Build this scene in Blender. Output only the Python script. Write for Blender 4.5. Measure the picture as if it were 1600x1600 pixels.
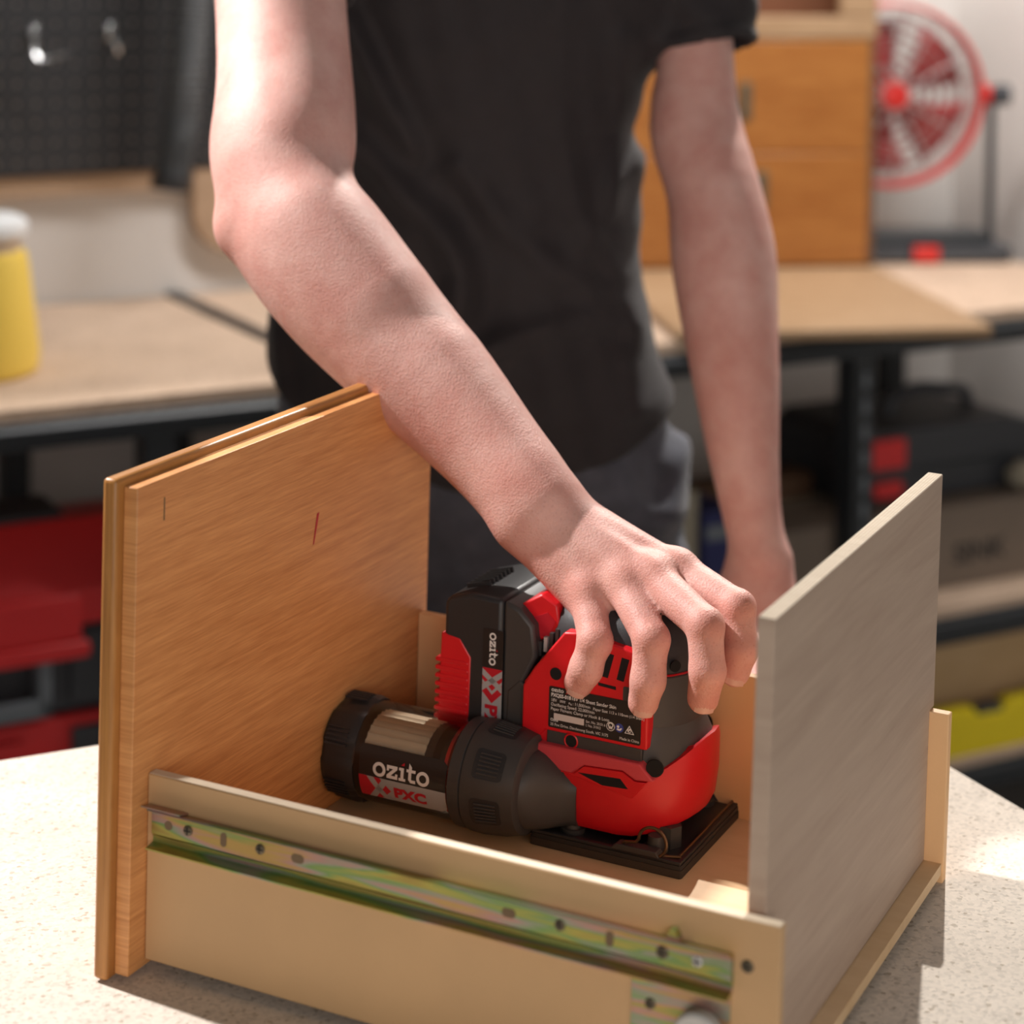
import bpy, bmesh, math, random
import numpy as np
from mathutils import Vector, Matrix
R = math.radians
random.seed(7)
for o in list(bpy.data.objects):
    bpy.data.objects.remove(o)
SC = bpy.context.scene
COL = SC.collection

# ------------------------------------------------------------------ camera
CAM_H = 1.5378
cam_d = bpy.data.cameras.new('camera')
cam = bpy.data.objects.new('camera', cam_d)
COL.objects.link(cam)
SC.camera = cam
cam_d.sensor_width = 36.0
cam_d.lens = 76.075
cam_d.shift_y = -0.4938
cam_d.clip_start = 0.05
cam_d.clip_end = 60
rt = Vector((0.99994371, 0.0, 0.01061063))
up = Vector((-0.01060194, 0.04048198, 0.99912402))
fw = Vector((0.00042954, 0.99918027, -0.04047971))
cam.matrix_world = Matrix(((rt.x, up.x, -fw.x, 0.0), (rt.y, up.y, -fw.y, 0.0), (rt.z, up.z, -fw.z, CAM_H), (0, 0, 0, 1)))
cam_d.dof.use_dof = True
cam_d.dof.focus_distance = 1.40
cam_d.dof.aperture_fstop = 4.6
cam_d.dof.aperture_blades = 0

# ------------------------------------------------------------------ world, lamps, exposure
w = bpy.data.worlds.new('workshop_daylight')
SC.world = w
w.use_nodes = True
bg = w.node_tree.nodes['Background']
bg.inputs[0].default_value = (1.0, 0.965, 0.92, 1)
bg.inputs[1].default_value = 0.08


def spot(name, loc, target, power, size, radius, color, blend=0.35):
    d = bpy.data.lights.new(name, 'SPOT')
    d.energy = power
    d.spot_size = R(size)
    d.spot_blend = blend
    d.shadow_soft_size = radius
    d.color = color
    o = bpy.data.objects.new(name, d)
    COL.objects.link(o)
    o.location = loc
    o.rotation_euler = (Vector(target) - Vector(loc)).to_track_quat('-Z', 'Y').to_euler()
    return o


def panel(name, loc, target, power, sx, sy, color):
    d = bpy.data.lights.new(name, 'AREA')
    d.shape = 'RECTANGLE'
    d.size, d.size_y = sx, sy
    d.energy = power
    d.color = color
    o = bpy.data.objects.new(name, d)
    COL.objects.link(o)
    o.location = loc
    o.rotation_euler = (Vector(target) - Vector(loc)).to_track_quat('-Z', 'Y').to_euler()
    return o


spot('back_work_lamp', (0.78, 3.53, 3.10), (0.12, 1.55, 1.0), 370, 62, 0.02, (1.0, 0.95, 0.89), 0.25)
spot('left_work_lamp', (-1.28, 1.90, 2.46), (-0.24, 1.53, 1.08), 275, 26, 0.03, (1.0, 0.95, 0.92), 0.3)
panel('rear_fill', (0.50, 3.12, 2.75), (0.40, 4.12, 2.00), 60, 1.8, 0.25, (1.0, 0.97, 0.95))  # added unseen fill that brightens the rear wall and bench
panel('front_fill', (0.75, -2.38, 1.75), (0.75, 0.0, 1.75), 53, 2.4, 1.5, (1.0, 0.97, 0.93))  # added soft frontal fill behind the camera, set in an invented window
SC.view_settings.view_transform = 'Standard'
SC.view_settings.look = 'None'
SC.view_settings.exposure = 0.0
SC.view_settings.gamma = 1.0
SC.view_settings.use_curve_mapping = False
SC.cycles.max_bounces = 8
SC.cycles.use_denoising = True

# ------------------------------------------------------------------ object helpers


def tag(o, label=None, cat=None, group=None, kind=None):
    if label: o['label'] = label
    if cat: o['category'] = cat
    if group: o['group'] = group
    if kind: o['kind'] = kind
    return o


def empty(name, loc=(0, 0, 0), rot=(0, 0, 0), label=None, cat=None, group=None):
    o = bpy.data.objects.new(name, None)
    COL.objects.link(o)
    o.empty_display_size = 0.05
    o.location = loc
    o.rotation_euler = rot
    return tag(o, label, cat, group)


class MB:
    def __init__(s):
        s.v = []
        s.f = []

    def add(s, V, F):
        n = len(s.v)
        s.v += [tuple(float(c) for c in p) for p in V]
        s.f += [tuple(i + n for i in f) for f in F]
        return s

    def box(s, lo, hi, rot=None, piv=None):
        x0, y0, z0 = lo
        x1, y1, z1 = hi
        V = [(x0, y0, z0), (x1, y0, z0), (x1, y1, z0), (x0, y1, z0), (x0, y0, z1), (x1, y0, z1), (x1, y1, z1), (x0, y1, z1)]
        if rot is not None:
            c = Vector(piv) if piv is not None else Vector(((x0 + x1) / 2, (y0 + y1) / 2, (z0 + z1) / 2))
            V = [tuple(rot @ (Vector(p) - c) + c) for p in V]
        return s.add(V, [(0, 3, 2, 1), (4, 5, 6, 7), (0, 1, 5, 4), (1, 2, 6, 5), (2, 3, 7, 6), (3, 0, 4, 7)])

    def prism(s, poly, axis, a, b):
        """poly: 2-D outline in the two remaining axes (cyclic order), extruded along axis from a to b"""
        k = len(poly)

        def P(p, h):
            q = [0, 0, 0]
            rest = [i for i in range(3) if i != axis]
            q[rest[0]] = p[0]
            q[rest[1]] = p[1]
            q[axis] = h
            return tuple(q)
        V = [P(p, a) for p in poly] + [P(p, b) for p in poly]
        F = [tuple(range(k))[::-1], tuple(range(k, 2 * k))]
        F += [(i, (i + 1) % k, (i + 1) % k + k, i + k) for i in range(k)]
        return s.add(V, F)

    def lathe(s, prof, c, d, segs=32, closed=True, start=0.0, sweep=2 * math.pi, rad=None):
        """prof: list of (along, radius) about the axis through c along d; rad(angle, radius) can modulate"""
        d = Vector(d).normalized()
        e1 = d.orthogonal().normalized()
        e2 = d.cross(e1)
        c = Vector(c)
        full = sweep > 6.28
        n = segs if full else segs + 1
        V = []
        for (t, r) in prof:
            for j in range(n):
                a = start + sweep * j / segs
                rr = rad(a, r) if rad else r
                V.append(tuple(c + d * t + e1 * (math.cos(a) * rr) + e2 * (math.sin(a) * rr)))
        F = []
        for i in range(len(prof) - 1):
            for j in range(segs):
                j2 = (j + 1) % n
                F.append((i * n + j, i * n + j2, (i + 1) * n + j2, (i + 1) * n + j))
        if closed and full:
            F.append(tuple(range(n))[::-1])
            F.append(tuple((len(prof) - 1) * n + j for j in range(n)))
        return s.add(V, F)

    def cyl(s, a, b, r, segs=16, r2=None):
        a = Vector(a)
        b = Vector(b)
        return s.lathe([(0, r), ((b - a).length, r if r2 is None else r2)], a, b - a, segs)

    def tube(s, path, r, segs=10, closed=False):
        P = [Vector(p) for p in path]
        n = len(P)
        V = []
        nrm = None
        for i in range(n):
            if closed:
                t = (P[(i + 1) % n] - P[i - 1]).normalized()
            else:
                t = (P[min(i + 1, n - 1)] - P[max(i - 1, 0)]).normalized()
            if nrm is None:
                nrm = t.orthogonal().normalized()
            nrm = (nrm - t * nrm.dot(t)).normalized()
            bn = t.cross(nrm)
            rr = r(i / (n - 1)) if callable(r) else r
            for j in range(segs):
                a = 2 * math.pi * j / segs
                V.append(tuple(P[i] + nrm * (math.cos(a) * rr) + bn * (math.sin(a) * rr)))
        F = []
        for i in range(n if closed else n - 1):
            i2 = (i + 1) % n
            for j in range(segs):
                j2 = (j + 1) % segs
                F.append((i * segs + j, i * segs + j2, i2 * segs + j2, i2 * segs + j))
        if not closed:
            F.append(tuple(range(segs))[::-1])
            F.append(tuple((n - 1) * segs + j for j in range(segs)))
        return s.add(V, F)

    def sphere(s, c, r, segs=16, rings=10, sc=(1, 1, 1)):
        V = []
        for i in range(1, rings):
            th = math.pi * i / rings
            for j in range(segs):
                a = 2 * math.pi * j / segs
                V.append((c[0] + r * sc[0] * math.sin(th) * math.cos(a), c[1] + r * sc[1] * math.sin(th) * math.sin(a), c[2] + r * sc[2] * math.cos(th)))
        V.append((c[0], c[1], c[2] + r * sc[2]))
        V.append((c[0], c[1], c[2] - r * sc[2]))
        F = []
        for i in range(rings - 2):
            for j in range(segs):
                j2 = (j + 1) % segs
                F.append((i * segs + j, (i + 1) * segs + j, (i + 1) * segs + j2, i * segs + j2))
        t = len(V) - 2
        for j in range(segs):
            j2 = (j + 1) % segs
            F.append((t, j, j2))
            F.append((t + 1, (rings - 2) * segs + j2, (rings - 2) * segs + j))
        return s.add(V, F)

    def loft(s, rings, cap=True):
        n = len(rings[0])
        V = [p for r_ in rings for p in r_]
        F = []
        for i in range(len(rings) - 1):
            for j in range(n):
                j2 = (j + 1) % n
                F.append((i * n + j, i * n + j2, (i + 1) * n + j2, (i + 1) * n + j))
        if cap:
            F.append(tuple(range(n))[::-1])
            F.append(tuple((len(rings) - 1) * n + j for j in range(n)))
        return s.add(V, F)

    def mesh(s, name, smooth=35):
        me = bpy.data.meshes.new(name)
        me.from_pydata(s.v, [], s.f)
        bm = bmesh.new()
        bm.from_mesh(me)
        bmesh.ops.recalc_face_normals(bm, faces=bm.faces)
        bm.to_mesh(me)
        bm.free()
        if smooth:
            me.shade_smooth()
            me.set_sharp_from_angle(angle=R(smooth))
        return me

    def build(s, name, mat, parent=None, bevel=0, seg=2, smooth=35, label=None):
        return put(name, s.mesh(name, smooth), mat, parent, bevel, seg, label)


def put(name, me, mat, parent=None, bevel=0, seg=2, label=None):
    o = bpy.data.objects.new(name, me)
    COL.objects.link(o)
    if mat is not None:
        me.materials.clear()
        me.materials.append(mat)
    if parent is not None:
        o.parent = parent
    if bevel:
        b = o.modifiers.new('bevel', 'BEVEL')
        b.width = bevel
        b.segments = seg
        b.limit_method = 'ANGLE'
        b.angle_limit = R(40)
        b.harden_normals = False
    if label:
        o['label'] = label
    return o


def rrect(x0, x1, y0, y1, r, n=5):
    P = []
    for cx, cy, a0 in ((x1 - r, y1 - r, 0), (x0 + r, y1 - r, 90), (x0 + r, y0 + r, 180), (x1 - r, y0 + r, 270)):
        for i in range(n + 1):
            a = R(a0 + 90 * i / n)
            P.append((cx + r * math.cos(a), cy + r * math.sin(a)))
    return P


# ------------------------------------------------------------------ materials
def newmat(name):
    m = bpy.data.materials.new(name)
    m.use_nodes = True
    return m, m.node_tree.nodes, m.node_tree.links, m.node_tree.nodes['Principled BSDF']


def plain(name, col, rough=0.5, metal=0.0, bump=0.0, bscale=200.0, var=0.0, vscale=20.0, spec=0.5, coat=0.0):
    m, N, L, P = newmat(name)
    P.inputs['Base Color'].default_value = (*col, 1)
    P.inputs['Roughness'].default_value = rough
    P.inputs['Metallic'].default_value = metal
    P.inputs['Specular IOR Level'].default_value = spec
    P.inputs['Coat Weight'].default_value = coat
    tc = N.new('ShaderNodeTexCoord')
    if var > 0:
        n = N.new('ShaderNodeTexNoise')
        n.inputs['Scale'].default_value = vscale
        n.inputs['Detail'].default_value = 5
        L.new(tc.outputs['Object'], n.inputs['Vector'])
        r = N.new('ShaderNodeValToRGB')
        r.color_ramp.elements[0].position = 0.3
        r.color_ramp.elements[1].position = 0.7
        r.color_ramp.elements[0].color = (*[c * (1 - var) for c in col], 1)
        r.color_ramp.elements[1].color = (*[min(1, c * (1 + var)) for c in col], 1)
        L.new(n.outputs['Fac'], r.inputs['Fac'])
        L.new(r.outputs['Color'], P.inputs['Base Color'])
    if bump > 0:
        n2 = N.new('ShaderNodeTexNoise')
        n2.inputs['Scale'].default_value = bscale
        n2.inputs['Detail'].default_value = 4
        L.new(tc.outputs['Object'], n2.inputs['Vector'])
        b = N.new('ShaderNodeBump')
        b.inputs['Strength'].default_value = bump
        b.inputs['Distance'].default_value = 0.002
        L.new(n2.outputs['Fac'], b.inputs['Height'])
        L.new(b.outputs['Normal'], P.inputs['Normal'])
    return m


def wood(name, dark, light, stretch, scale=6.0, fine=0.5, rough=0.5, bump=0.15, waves=0.0, rot=(0, 0, 0), coat=0.0):
    """stretch: object-space frequency per axis (low along the grain)"""
    m, N, L, P = newmat(name)
    tc = N.new('ShaderNodeTexCoord')
    mp = N.new('ShaderNodeMapping')
    mp.inputs['Scale'].default_value = stretch
    mp.inputs['Rotation'].default_value = rot
    L.new(tc.outputs['Object'], mp.inputs['Vector'])
    n1 = N.new('ShaderNodeTexNoise')
    n1.inputs['Scale'].default_value = scale
    n1.inputs['Detail'].default_value = 6
    n1.inputs['Roughness'].default_value = 0.6
    n1.inputs['Distortion'].default_value = waves
    L.new(mp.outputs['Vector'], n1.inputs['Vector'])
    n2 = N.new('ShaderNodeTexNoise')
    n2.inputs['Scale'].default_value = scale * 5
    n2.inputs['Detail'].default_value = 3
    L.new(mp.outputs['Vector'], n2.inputs['Vector'])
    mx = N.new('ShaderNodeMix')
    mx.data_type = 'FLOAT'
    mx.inputs['Factor'].default_value = fine
    L.new(n1.outputs['Fac'], mx.inputs['A'])
    L.new(n2.outputs['Fac'], mx.inputs['B'])
    r = N.new('ShaderNodeValToRGB')
    r.color_ramp.elements[0].position = 0.36
    r.color_ramp.elements[1].position = 0.62
    r.color_ramp.elements[0].color = (*dark, 1)
    r.color_ramp.elements[1].color = (*light, 1)
    L.new(mx.outputs['Result'], r.inputs['Fac'])
    L.new(r.outputs['Color'], P.inputs['Base Color'])
    P.inputs['Roughness'].default_value = rough
    P.inputs['Coat Weight'].default_value = coat
    b = N.new('ShaderNodeBump')
    b.inputs['Strength'].default_value = bump
    b.inputs['Distance'].default_value = 0.001
    L.new(mx.outputs['Result'], b.inputs['Height'])
    L.new(b.outputs['Normal'], P.inputs['Normal'])
    return m


def chipboard(name, base, fleck, scale=1.0, rough=0.7):
    m, N, L, P = newmat(name)
    tc = N.new('ShaderNodeTexCoord')
    v = N.new('ShaderNodeTexVoronoi')
    v.inputs['Scale'].default_value = 330 * scale
    v.inputs['Randomness'].default_value = 1.0
    L.new(tc.outputs['Object'], v.inputs['Vector'])
    hsv = N.new('ShaderNodeSeparateColor')
    L.new(v.outputs['Color'], hsv.inputs['Color'])
    r = N.new('ShaderNodeValToRGB')
    e = r.color_ramp.elements
    e[0].position = 0.0
    e[0].color = (*fleck, 1)
    e[1].position = 0.07
    e[1].color = (*[b * 0.84 for b in base], 1)
    x = e.new(0.4)
    x.color = (*base, 1)
    x = e.new(1.0)
    x.color = (*[min(1, b * 1.1) for b in base], 1)
    L.new(hsv.outputs['Red'], r.inputs['Fac'])
    n = N.new('ShaderNodeTexNoise')
    n.inputs['Scale'].default_value = 900 * scale
    n.inputs['Detail'].default_value = 3
    L.new(tc.outputs['Object'], n.inputs['Vector'])
    n3 = N.new('ShaderNodeTexNoise')
    n3.inputs['Scale'].default_value = 9
    n3.inputs['Detail'].default_value = 3
    L.new(tc.outputs['Object'], n3.inputs['Vector'])
    rr = N.new('ShaderNodeValToRGB')
    rr.color_ramp.elements[0].position = 0.3
    rr.color_ramp.elements[0].color = (0.86, 0.85, 0.84, 1)
    rr.color_ramp.elements[1].position = 0.65
    rr.color_ramp.elements[1].color = (1, 1, 1, 1)
    L.new(n3.outputs['Fac'], rr.inputs['Fac'])
    mx = N.new('ShaderNodeMix')
    mx.data_type = 'RGBA'
    mx.blend_type = 'MULTIPLY'
    mx.inputs['Factor'].default_value = 1
    L.new(r.outputs['Color'], mx.inputs['A'])
    L.new(rr.outputs['Color'], mx.inputs['B'])
    L.new(mx.outputs['Result'], P.inputs['Base Color'])
    P.inputs['Roughness'].default_value = rough
    b = N.new('ShaderNodeBump')
    b.inputs['Strength'].default_value = 0.25
    b.inputs['Distance'].default_value = 0.0006
    L.new(n.outputs['Fac'], b.inputs['Height'])
    L.new(b.outputs['Normal'], P.inputs['Normal'])
    return m


def zinc(name):
    """yellow-passivated steel: the tint of the plating drifts through yellow, green and pink"""
    m, N, L, P = newmat(name)
    tc = N.new('ShaderNodeTexCoord')
    mp = N.new('ShaderNodeMapping')
    mp.inputs['Scale'].default_value = (5, 20, 60)
    L.new(tc.outputs['Object'], mp.inputs['Vector'])
    n = N.new('ShaderNodeTexNoise')
    n.inputs['Scale'].default_value = 1.6
    n.inputs['Detail'].default_value = 2.5
    n.inputs['Distortion'].default_value = 0.8
    L.new(mp.outputs['Vector'], n.inputs['Vector'])
    r = N.new('ShaderNodeValToRGB')
    cols = [(0.30, (0.36, 0.25, 0.08)), (0.40, (0.42, 0.38, 0.10)), (0.46, (0.20, 0.33, 0.12)), (0.50, (0.32, 0.33, 0.26)),
            (0.55, (0.46, 0.27, 0.24)), (0.60, (0.48, 0.32, 0.11)), (0.68, (0.27, 0.34, 0.11)), (0.78, (0.42, 0.32, 0.24))]
    e = r.color_ramp.elements
    e[0].position, e[0].color = cols[0][0], (*cols[0][1], 1)
    e[1].position, e[1].color = cols[1][0], (*cols[1][1], 1)
    for p, c in cols[2:]:
        x = e.new(p)
        x.color = (*c, 1)
    L.new(n.outputs['Fac'], r.inputs['Fac'])
    L.new(r.outputs['Color'], P.inputs['Base Color'])
    P.inputs['Metallic'].default_value = 0.75
    P.inputs['Roughness'].default_value = 0.38
    return m


def skinmat(name):
    m, N, L, P = newmat(name)
    tc = N.new('ShaderNodeTexCoord')
    n = N.new('ShaderNodeTexNoise')
    n.inputs['Scale'].default_value = 28
    n.inputs['Detail'].default_value = 5
    n.inputs['Roughness'].default_value = 0.6
    L.new(tc.outputs['Object'], n.inputs['Vector'])
    r = N.new('ShaderNodeValToRGB')
    r.color_ramp.elements[0].position = 0.35
    r.color_ramp.elements[0].color = (0.665, 0.335, 0.285, 1)
    r.color_ramp.elements[1].position = 0.68
    r.color_ramp.elements[1].color = (0.79, 0.48, 0.42, 1)
    L.new(n.outputs['Fac'], r.inputs['Fac'])
    v = N.new('ShaderNodeTexVoronoi')
    v.inputs['Scale'].default_value = 330
    L.new(tc.outputs['Object'], v.inputs['Vector'])
    rv = N.new('ShaderNodeValToRGB')
    rv.color_ramp.elements[0].position = 0.08
    rv.color_ramp.elements[0].color = (0.80, 0.70, 0.66, 1)
    rv.color_ramp.elements[1].position = 0.34
    rv.color_ramp.elements[1].color = (1, 1, 1, 1)
    L.new(v.outputs['Distance'], rv.inputs['Fac'])
    mx = N.new('ShaderNodeMix')
    mx.data_type = 'RGBA'
    mx.blend_type = 'MULTIPLY'
    mx.inputs['Factor'].default_value = 0.55
    L.new(r.outputs['Color'], mx.inputs['A'])
    L.new(rv.outputs['Color'], mx.inputs['B'])
    vc = N.new('ShaderNodeVertexColor')
    vc.layer_name = 'flush'
    mx2 = N.new('ShaderNodeMix')
    mx2.data_type = 'RGBA'
    mx2.inputs['B'].default_value = (0.58, 0.205, 0.15, 1)
    sep = N.new('ShaderNodeSeparateColor')
    L.new(vc.outputs['Color'], sep.inputs['Color'])
    L.new(sep.outputs['Red'], mx2.inputs['Factor'])
    L.new(mx.outputs['Result'], mx2.inputs['A'])
    L.new(mx2.outputs['Result'], P.inputs['Base Color'])
    P.inputs['Roughness'].default_value = 0.55
    P.inputs['Specular IOR Level'].default_value = 0.38
    P.inputs['Subsurface Weight'].default_value = 0.18
    P.inputs['Subsurface Radius'].default_value = (0.9, 0.35, 0.2)
    P.inputs['Subsurface Scale'].default_value = 0.006
    n2 = N.new('ShaderNodeTexNoise')
    n2.inputs['Scale'].default_value = 420
    n2.inputs['Detail'].default_value = 3
    L.new(tc.outputs['Object'], n2.inputs['Vector'])
    v2 = N.new('ShaderNodeTexVoronoi')
    v2.inputs['Scale'].default_value = 700
    L.new(tc.outputs['Object'], v2.inputs['Vector'])
    ad = N.new('ShaderNodeMath')
    ad.operation = 'ADD'
    L.new(n2.outputs['Fac'], ad.inputs[0])
    L.new(v2.outputs['Distance'], ad.inputs[1])
    b = N.new('ShaderNodeBump')
    b.inputs['Strength'].default_value = 0.20
    b.inputs['Distance'].default_value = 0.0012
    L.new(ad.outputs[0], b.inputs['Height'])
    L.new(b.outputs['Normal'], P.inputs['Normal'])
    return m


def fabric(name, col, scale=900, bump=0.25, rough=0.85, sheen=0.3, var=0.1):
    m = plain(name, col, rough, bump=bump, bscale=scale, var=var, vscale=60)
    P = m.node_tree.nodes['Principled BSDF']
    P.inputs['Sheen Weight'].default_value = sheen
    P.inputs['Sheen Roughness'].default_value = 0.4
    return m


def clearmat(name, tint=(0.97, 0.955, 0.94), gloss=0.10):
    m, N, L, P = newmat(name)
    N.remove(P)
    t = N.new('ShaderNodeBsdfTransparent')
    t.inputs['Color'].default_value = (*tint, 1)
    g = N.new('ShaderNodeBsdfGlossy')
    g.inputs['Roughness'].default_value = 0.12
    mx = N.new('ShaderNodeMixShader')
    fr = N.new('ShaderNodeFresnel')
    fr.inputs['IOR'].default_value = 1.45
    ad = N.new('ShaderNodeMath')
    ad.operation = 'ADD'
    ad.inputs[1].default_value = gloss * 0.3
    L.new(fr.outputs[0], ad.inputs[0])
    L.new(ad.outputs[0], mx.inputs[0])
    L.new(t.outputs[0], mx.inputs[1])
    L.new(g.outputs[0], mx.inputs[2])
    L.new(mx.outputs[0], N['Material Output'].inputs['Surface'])
    return m


M = {}
M['chip'] = chipboard('bench_particle_board', (0.74, 0.66, 0.57), (0.46, 0.38, 0.29), 1.25)
M['chip2'] = chipboard('shelf_particle_board', (0.64, 0.47, 0.345), (0.42, 0.28, 0.16), 0.8)
M['oak'] = wood('oak_veneer', (0.55, 0.225, 0.072), (0.76, 0.36, 0.132), (2, 2.2, 60), 3.0, 0.45, 0.42, 0.12, 0.6, rot=(R(-4), 0, 0))
M['oak_edge'] = wood('oak_edge_lacquered', (0.33, 0.13, 0.032), (0.52, 0.235, 0.062), (60, 2.2, 1.6), 3.0, 0.4, 0.38, 0.06, 0.4)
M['side'] = plain('beige_foiled_board', (0.56, 0.345, 0.170), 0.55, var=0.06, vscale=9, bump=0.05, bscale=500)
M['side_bounce'] = plain('bounce_lit_board', (0.86, 0.52, 0.26), 0.55, var=0.06, vscale=9, bump=0.05, bscale=500)  # same foiled board, lighter and warmer: bounced light put into the colour
M['ply'] = wood('birch_plywood_face', (0.44, 0.32, 0.245), (0.53, 0.40, 0.31), (3, 1.6, 22), 2.2, 0.3, 0.65, 0.10, 0.8, rot=(R(8), 0, 0))
M['base'] = wood('drawer_base_hardboard', (0.72, 0.49, 0.27), (0.80, 0.57, 0.34), (2, 6, 2), 3.0, 0.4, 0.6, 0.05)
M['raw_edge'] = wood('raw_ply_edge', (0.70, 0.56, 0.40), (0.80, 0.67, 0.50), (2, 30, 2), 4, 0.4, 0.7)
M['zinc'] = zinc('yellow_passivated_steel')
M['steel_dark'] = plain('dark_steel_screw', (0.16, 0.13, 0.09), 0.4, 0.7)
M['recess'] = plain('hole_shadow_brown', (0.17, 0.11, 0.06), 0.8)
M['grey_plastic'] = plain('grey_nylon', (0.55, 0.53, 0.50), 0.45)
M['black'] = plain('black_plastic', (0.024, 0.024, 0.026), 0.42, bump=0.08, bscale=1500)
M['rubber'] = plain('black_soft_grip', (0.032, 0.033, 0.036), 0.55, bump=0.10, bscale=1200)
M['graphite'] = plain('graphite_plastic', (0.050, 0.047, 0.046), 0.48, bump=0.06, bscale=1500)
M['red'] = plain('red_plastic', (0.66, 0.009, 0.016), 0.38, bump=0.04, bscale=1500)
M['red_pale'] = plain('matt_red_plastic', (0.60, 0.055, 0.070), 0.62)
M['hole_shade'] = plain('hole_shade_black', (0.006, 0.006, 0.006), 0.9)  # for solid plates; the shade inside open holes is painted as black
M['print_white'] = plain('white_print', (0.80, 0.78, 0.76), 0.5)
M['print_black'] = plain('black_sticker', (0.018, 0.016, 0.016), 0.35)
M['print_red'] = plain('red_print', (0.50, 0.01, 0.025), 0.4)
M['print_silver'] = plain('silver_print', (0.42, 0.44, 0.46), 0.35, 0.2)
M['print_blue'] = plain('blue_print', (0.04, 0.06, 0.30), 0.5)
M['print_grey'] = plain('blank_label_patch', (0.62, 0.55, 0.52), 0.6)
M['filter'] = plain('pleated_filter_paper', (0.80, 0.66, 0.47), 0.8, var=0.06, vscale=60)
M['clear'] = clearmat('clear_dust_cup')
M['wire'] = plain('oiled_spring_wire', (0.16, 0.10, 0.06), 0.35, 0.8)
M['pad'] = plain('brown_black_foam', (0.045, 0.033, 0.025), 0.8, bump=0.2, bscale=700)
M['skin'] = skinmat('skin')
M['nail'] = plain('finger_nail', (0.68, 0.40, 0.33), 0.3)
M['shirt'] = fabric('charcoal_cotton', (0.021, 0.0165, 0.019), 1100, 0.2, 0.8, 0.10)
M['jeans'] = fabric('slate_denim', (0.075, 0.080, 0.105), 900, 0.4, 0.85, 0.25, 0.18)
M['shoe'] = plain('dark_leather', (0.03, 0.025, 0.02), 0.5)
M['hair'] = plain('brown_hair', (0.06, 0.035, 0.02), 0.6, bump=0.4, bscale=300)
M['wall'] = plain('painted_wall', (0.66, 0.625, 0.59), 0.8, var=0.03, vscale=3)
M['concrete'] = plain('concrete_floor', (0.22, 0.21, 0.20), 0.8, var=0.15, vscale=6)
M['steel'] = plain('black_coated_steel', (0.020, 0.024, 0.028), 0.4, bump=0.03)
M['peg'] = plain('black_pegboard_enamel', (0.028, 0.028, 0.030), 0.45)
M['batten'] = wood('pine_batten', (0.38, 0.25, 0.155), (0.46, 0.31, 0.20), (2, 8, 12), 2, 0.3, 0.7)
M['chrome'] = plain('bright_zinc_hook', (0.85, 0.86, 0.86), 0.18, 1.0)
M['hose'] = plain('grey_ribbed_hose', (0.085, 0.09, 0.095), 0.5)
M['yellow'] = plain('yellow_plastic', (0.88, 0.62, 0.10), 0.45)
M['yellow2'] = plain('bright_yellow_enamel', (0.80, 0.62, 0.01), 0.45)
M['white'] = plain('white_plastic_lid', (0.85, 0.86, 0.86), 0.5)
M['hole_back'] = plain('lit_wall_stand_in', (0.46, 0.42, 0.39), 0.7)
M['fan_dark'] = plain('deep_red_fan_blade', (0.36, 0.012, 0.014), 0.4)
M['frosted'] = plain('frosted_clear_plastic', (0.60, 0.47, 0.36), 0.4)
M['cab'] = wood('honey_timber_cabinet', (0.30, 0.098, 0.013), (0.40, 0.155, 0.030), (3, 3, 26), 2.0, 0.25, 0.45, 0.03, 1.2, coat=0.2)
M['cab_pale'] = wood('pale_timber_edge', (0.34, 0.205, 0.105), (0.40, 0.255, 0.14), (3, 3, 20), 2, 0.3, 0.6)
M['cab_in'] = plain('dark_cabinet_interior', (0.16, 0.055, 0.02), 0.6)
M['handle'] = plain('antique_pewter', (0.13, 0.12, 0.085), 0.45, 0.6)
M['fan_red'] = plain('red_fan_enamel', (0.62, 0.025, 0.02), 0.35)
M['fan_wire'] = plain('pale_fan_wire', (0.48, 0.42, 0.41), 0.4, 0.3)
M['box_red'] = plain('red_toolbox_plastic', (0.72, 0.028, 0.03), 0.42)
M['box_grey'] = plain('charcoal_toolbox_plastic', (0.045, 0.048, 0.055), 0.5)
M['box_lightgrey'] = plain('grey_toolbox_handle', (0.16, 0.18, 0.20), 0.5)
M['carton'] = plain('brown_cardboard', (0.20, 0.155, 0.12), 0.85, var=0.05, vscale=8)
M['navy'] = plain('navy_card', (0.016, 0.020, 0.10), 0.6)
M['cream'] = plain('cream_card', (0.32, 0.28, 0.21), 0.8)
M['timber_dark'] = plain('dark_timber_offcut', (0.12, 0.06, 0.03), 0.6)
M['timber'] = wood('pine_plank', (0.52, 0.34, 0.17), (0.62, 0.42, 0.23), (2, 12, 12), 2, 0.3, 0.7)

# ------------------------------------------------------------------ room and rear bench frame of reference
TH = R(28.9)
B0 = Vector((-0.6492, 2.749, 0))
UX = Vector((math.cos(TH), math.sin(TH), 0))
NX = Vector((-math.sin(TH), math.cos(TH), 0))


def room(u, v, z=0.0):
    return B0 + UX * u + NX * v + Vector((0, 0, z))


def rthing(name, label, cat, u, v, z, group=None, dz=0.0):
    return empty(name, room(u, v, z), (0, 0, TH + dz), label, cat, group)


def struct(name, mb, mat):
    o = mb.build(name, mat)
    o.location = B0
    o.rotation_euler = (0, 0, TH)
    return tag(o, kind='structure')


struct('floor', MB().box((-2.4, -4.2, -0.05), (2.26, 0.80, 0.0)), M['concrete'])
struct('wall_back', MB().box((-2.4, 0.722, 0.0), (2.2, 0.80, 3.0)), M['wall'])
struct('wall_right', MB().box((2.182, -4.2, 0.0), (2.26, 0.722, 3.0)), M['wall'])
struct('baseboard_back', MB().box((-2.4, 0.708, 0.0), (2.18, 0.7215, 0.09)), M['white'])

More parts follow.
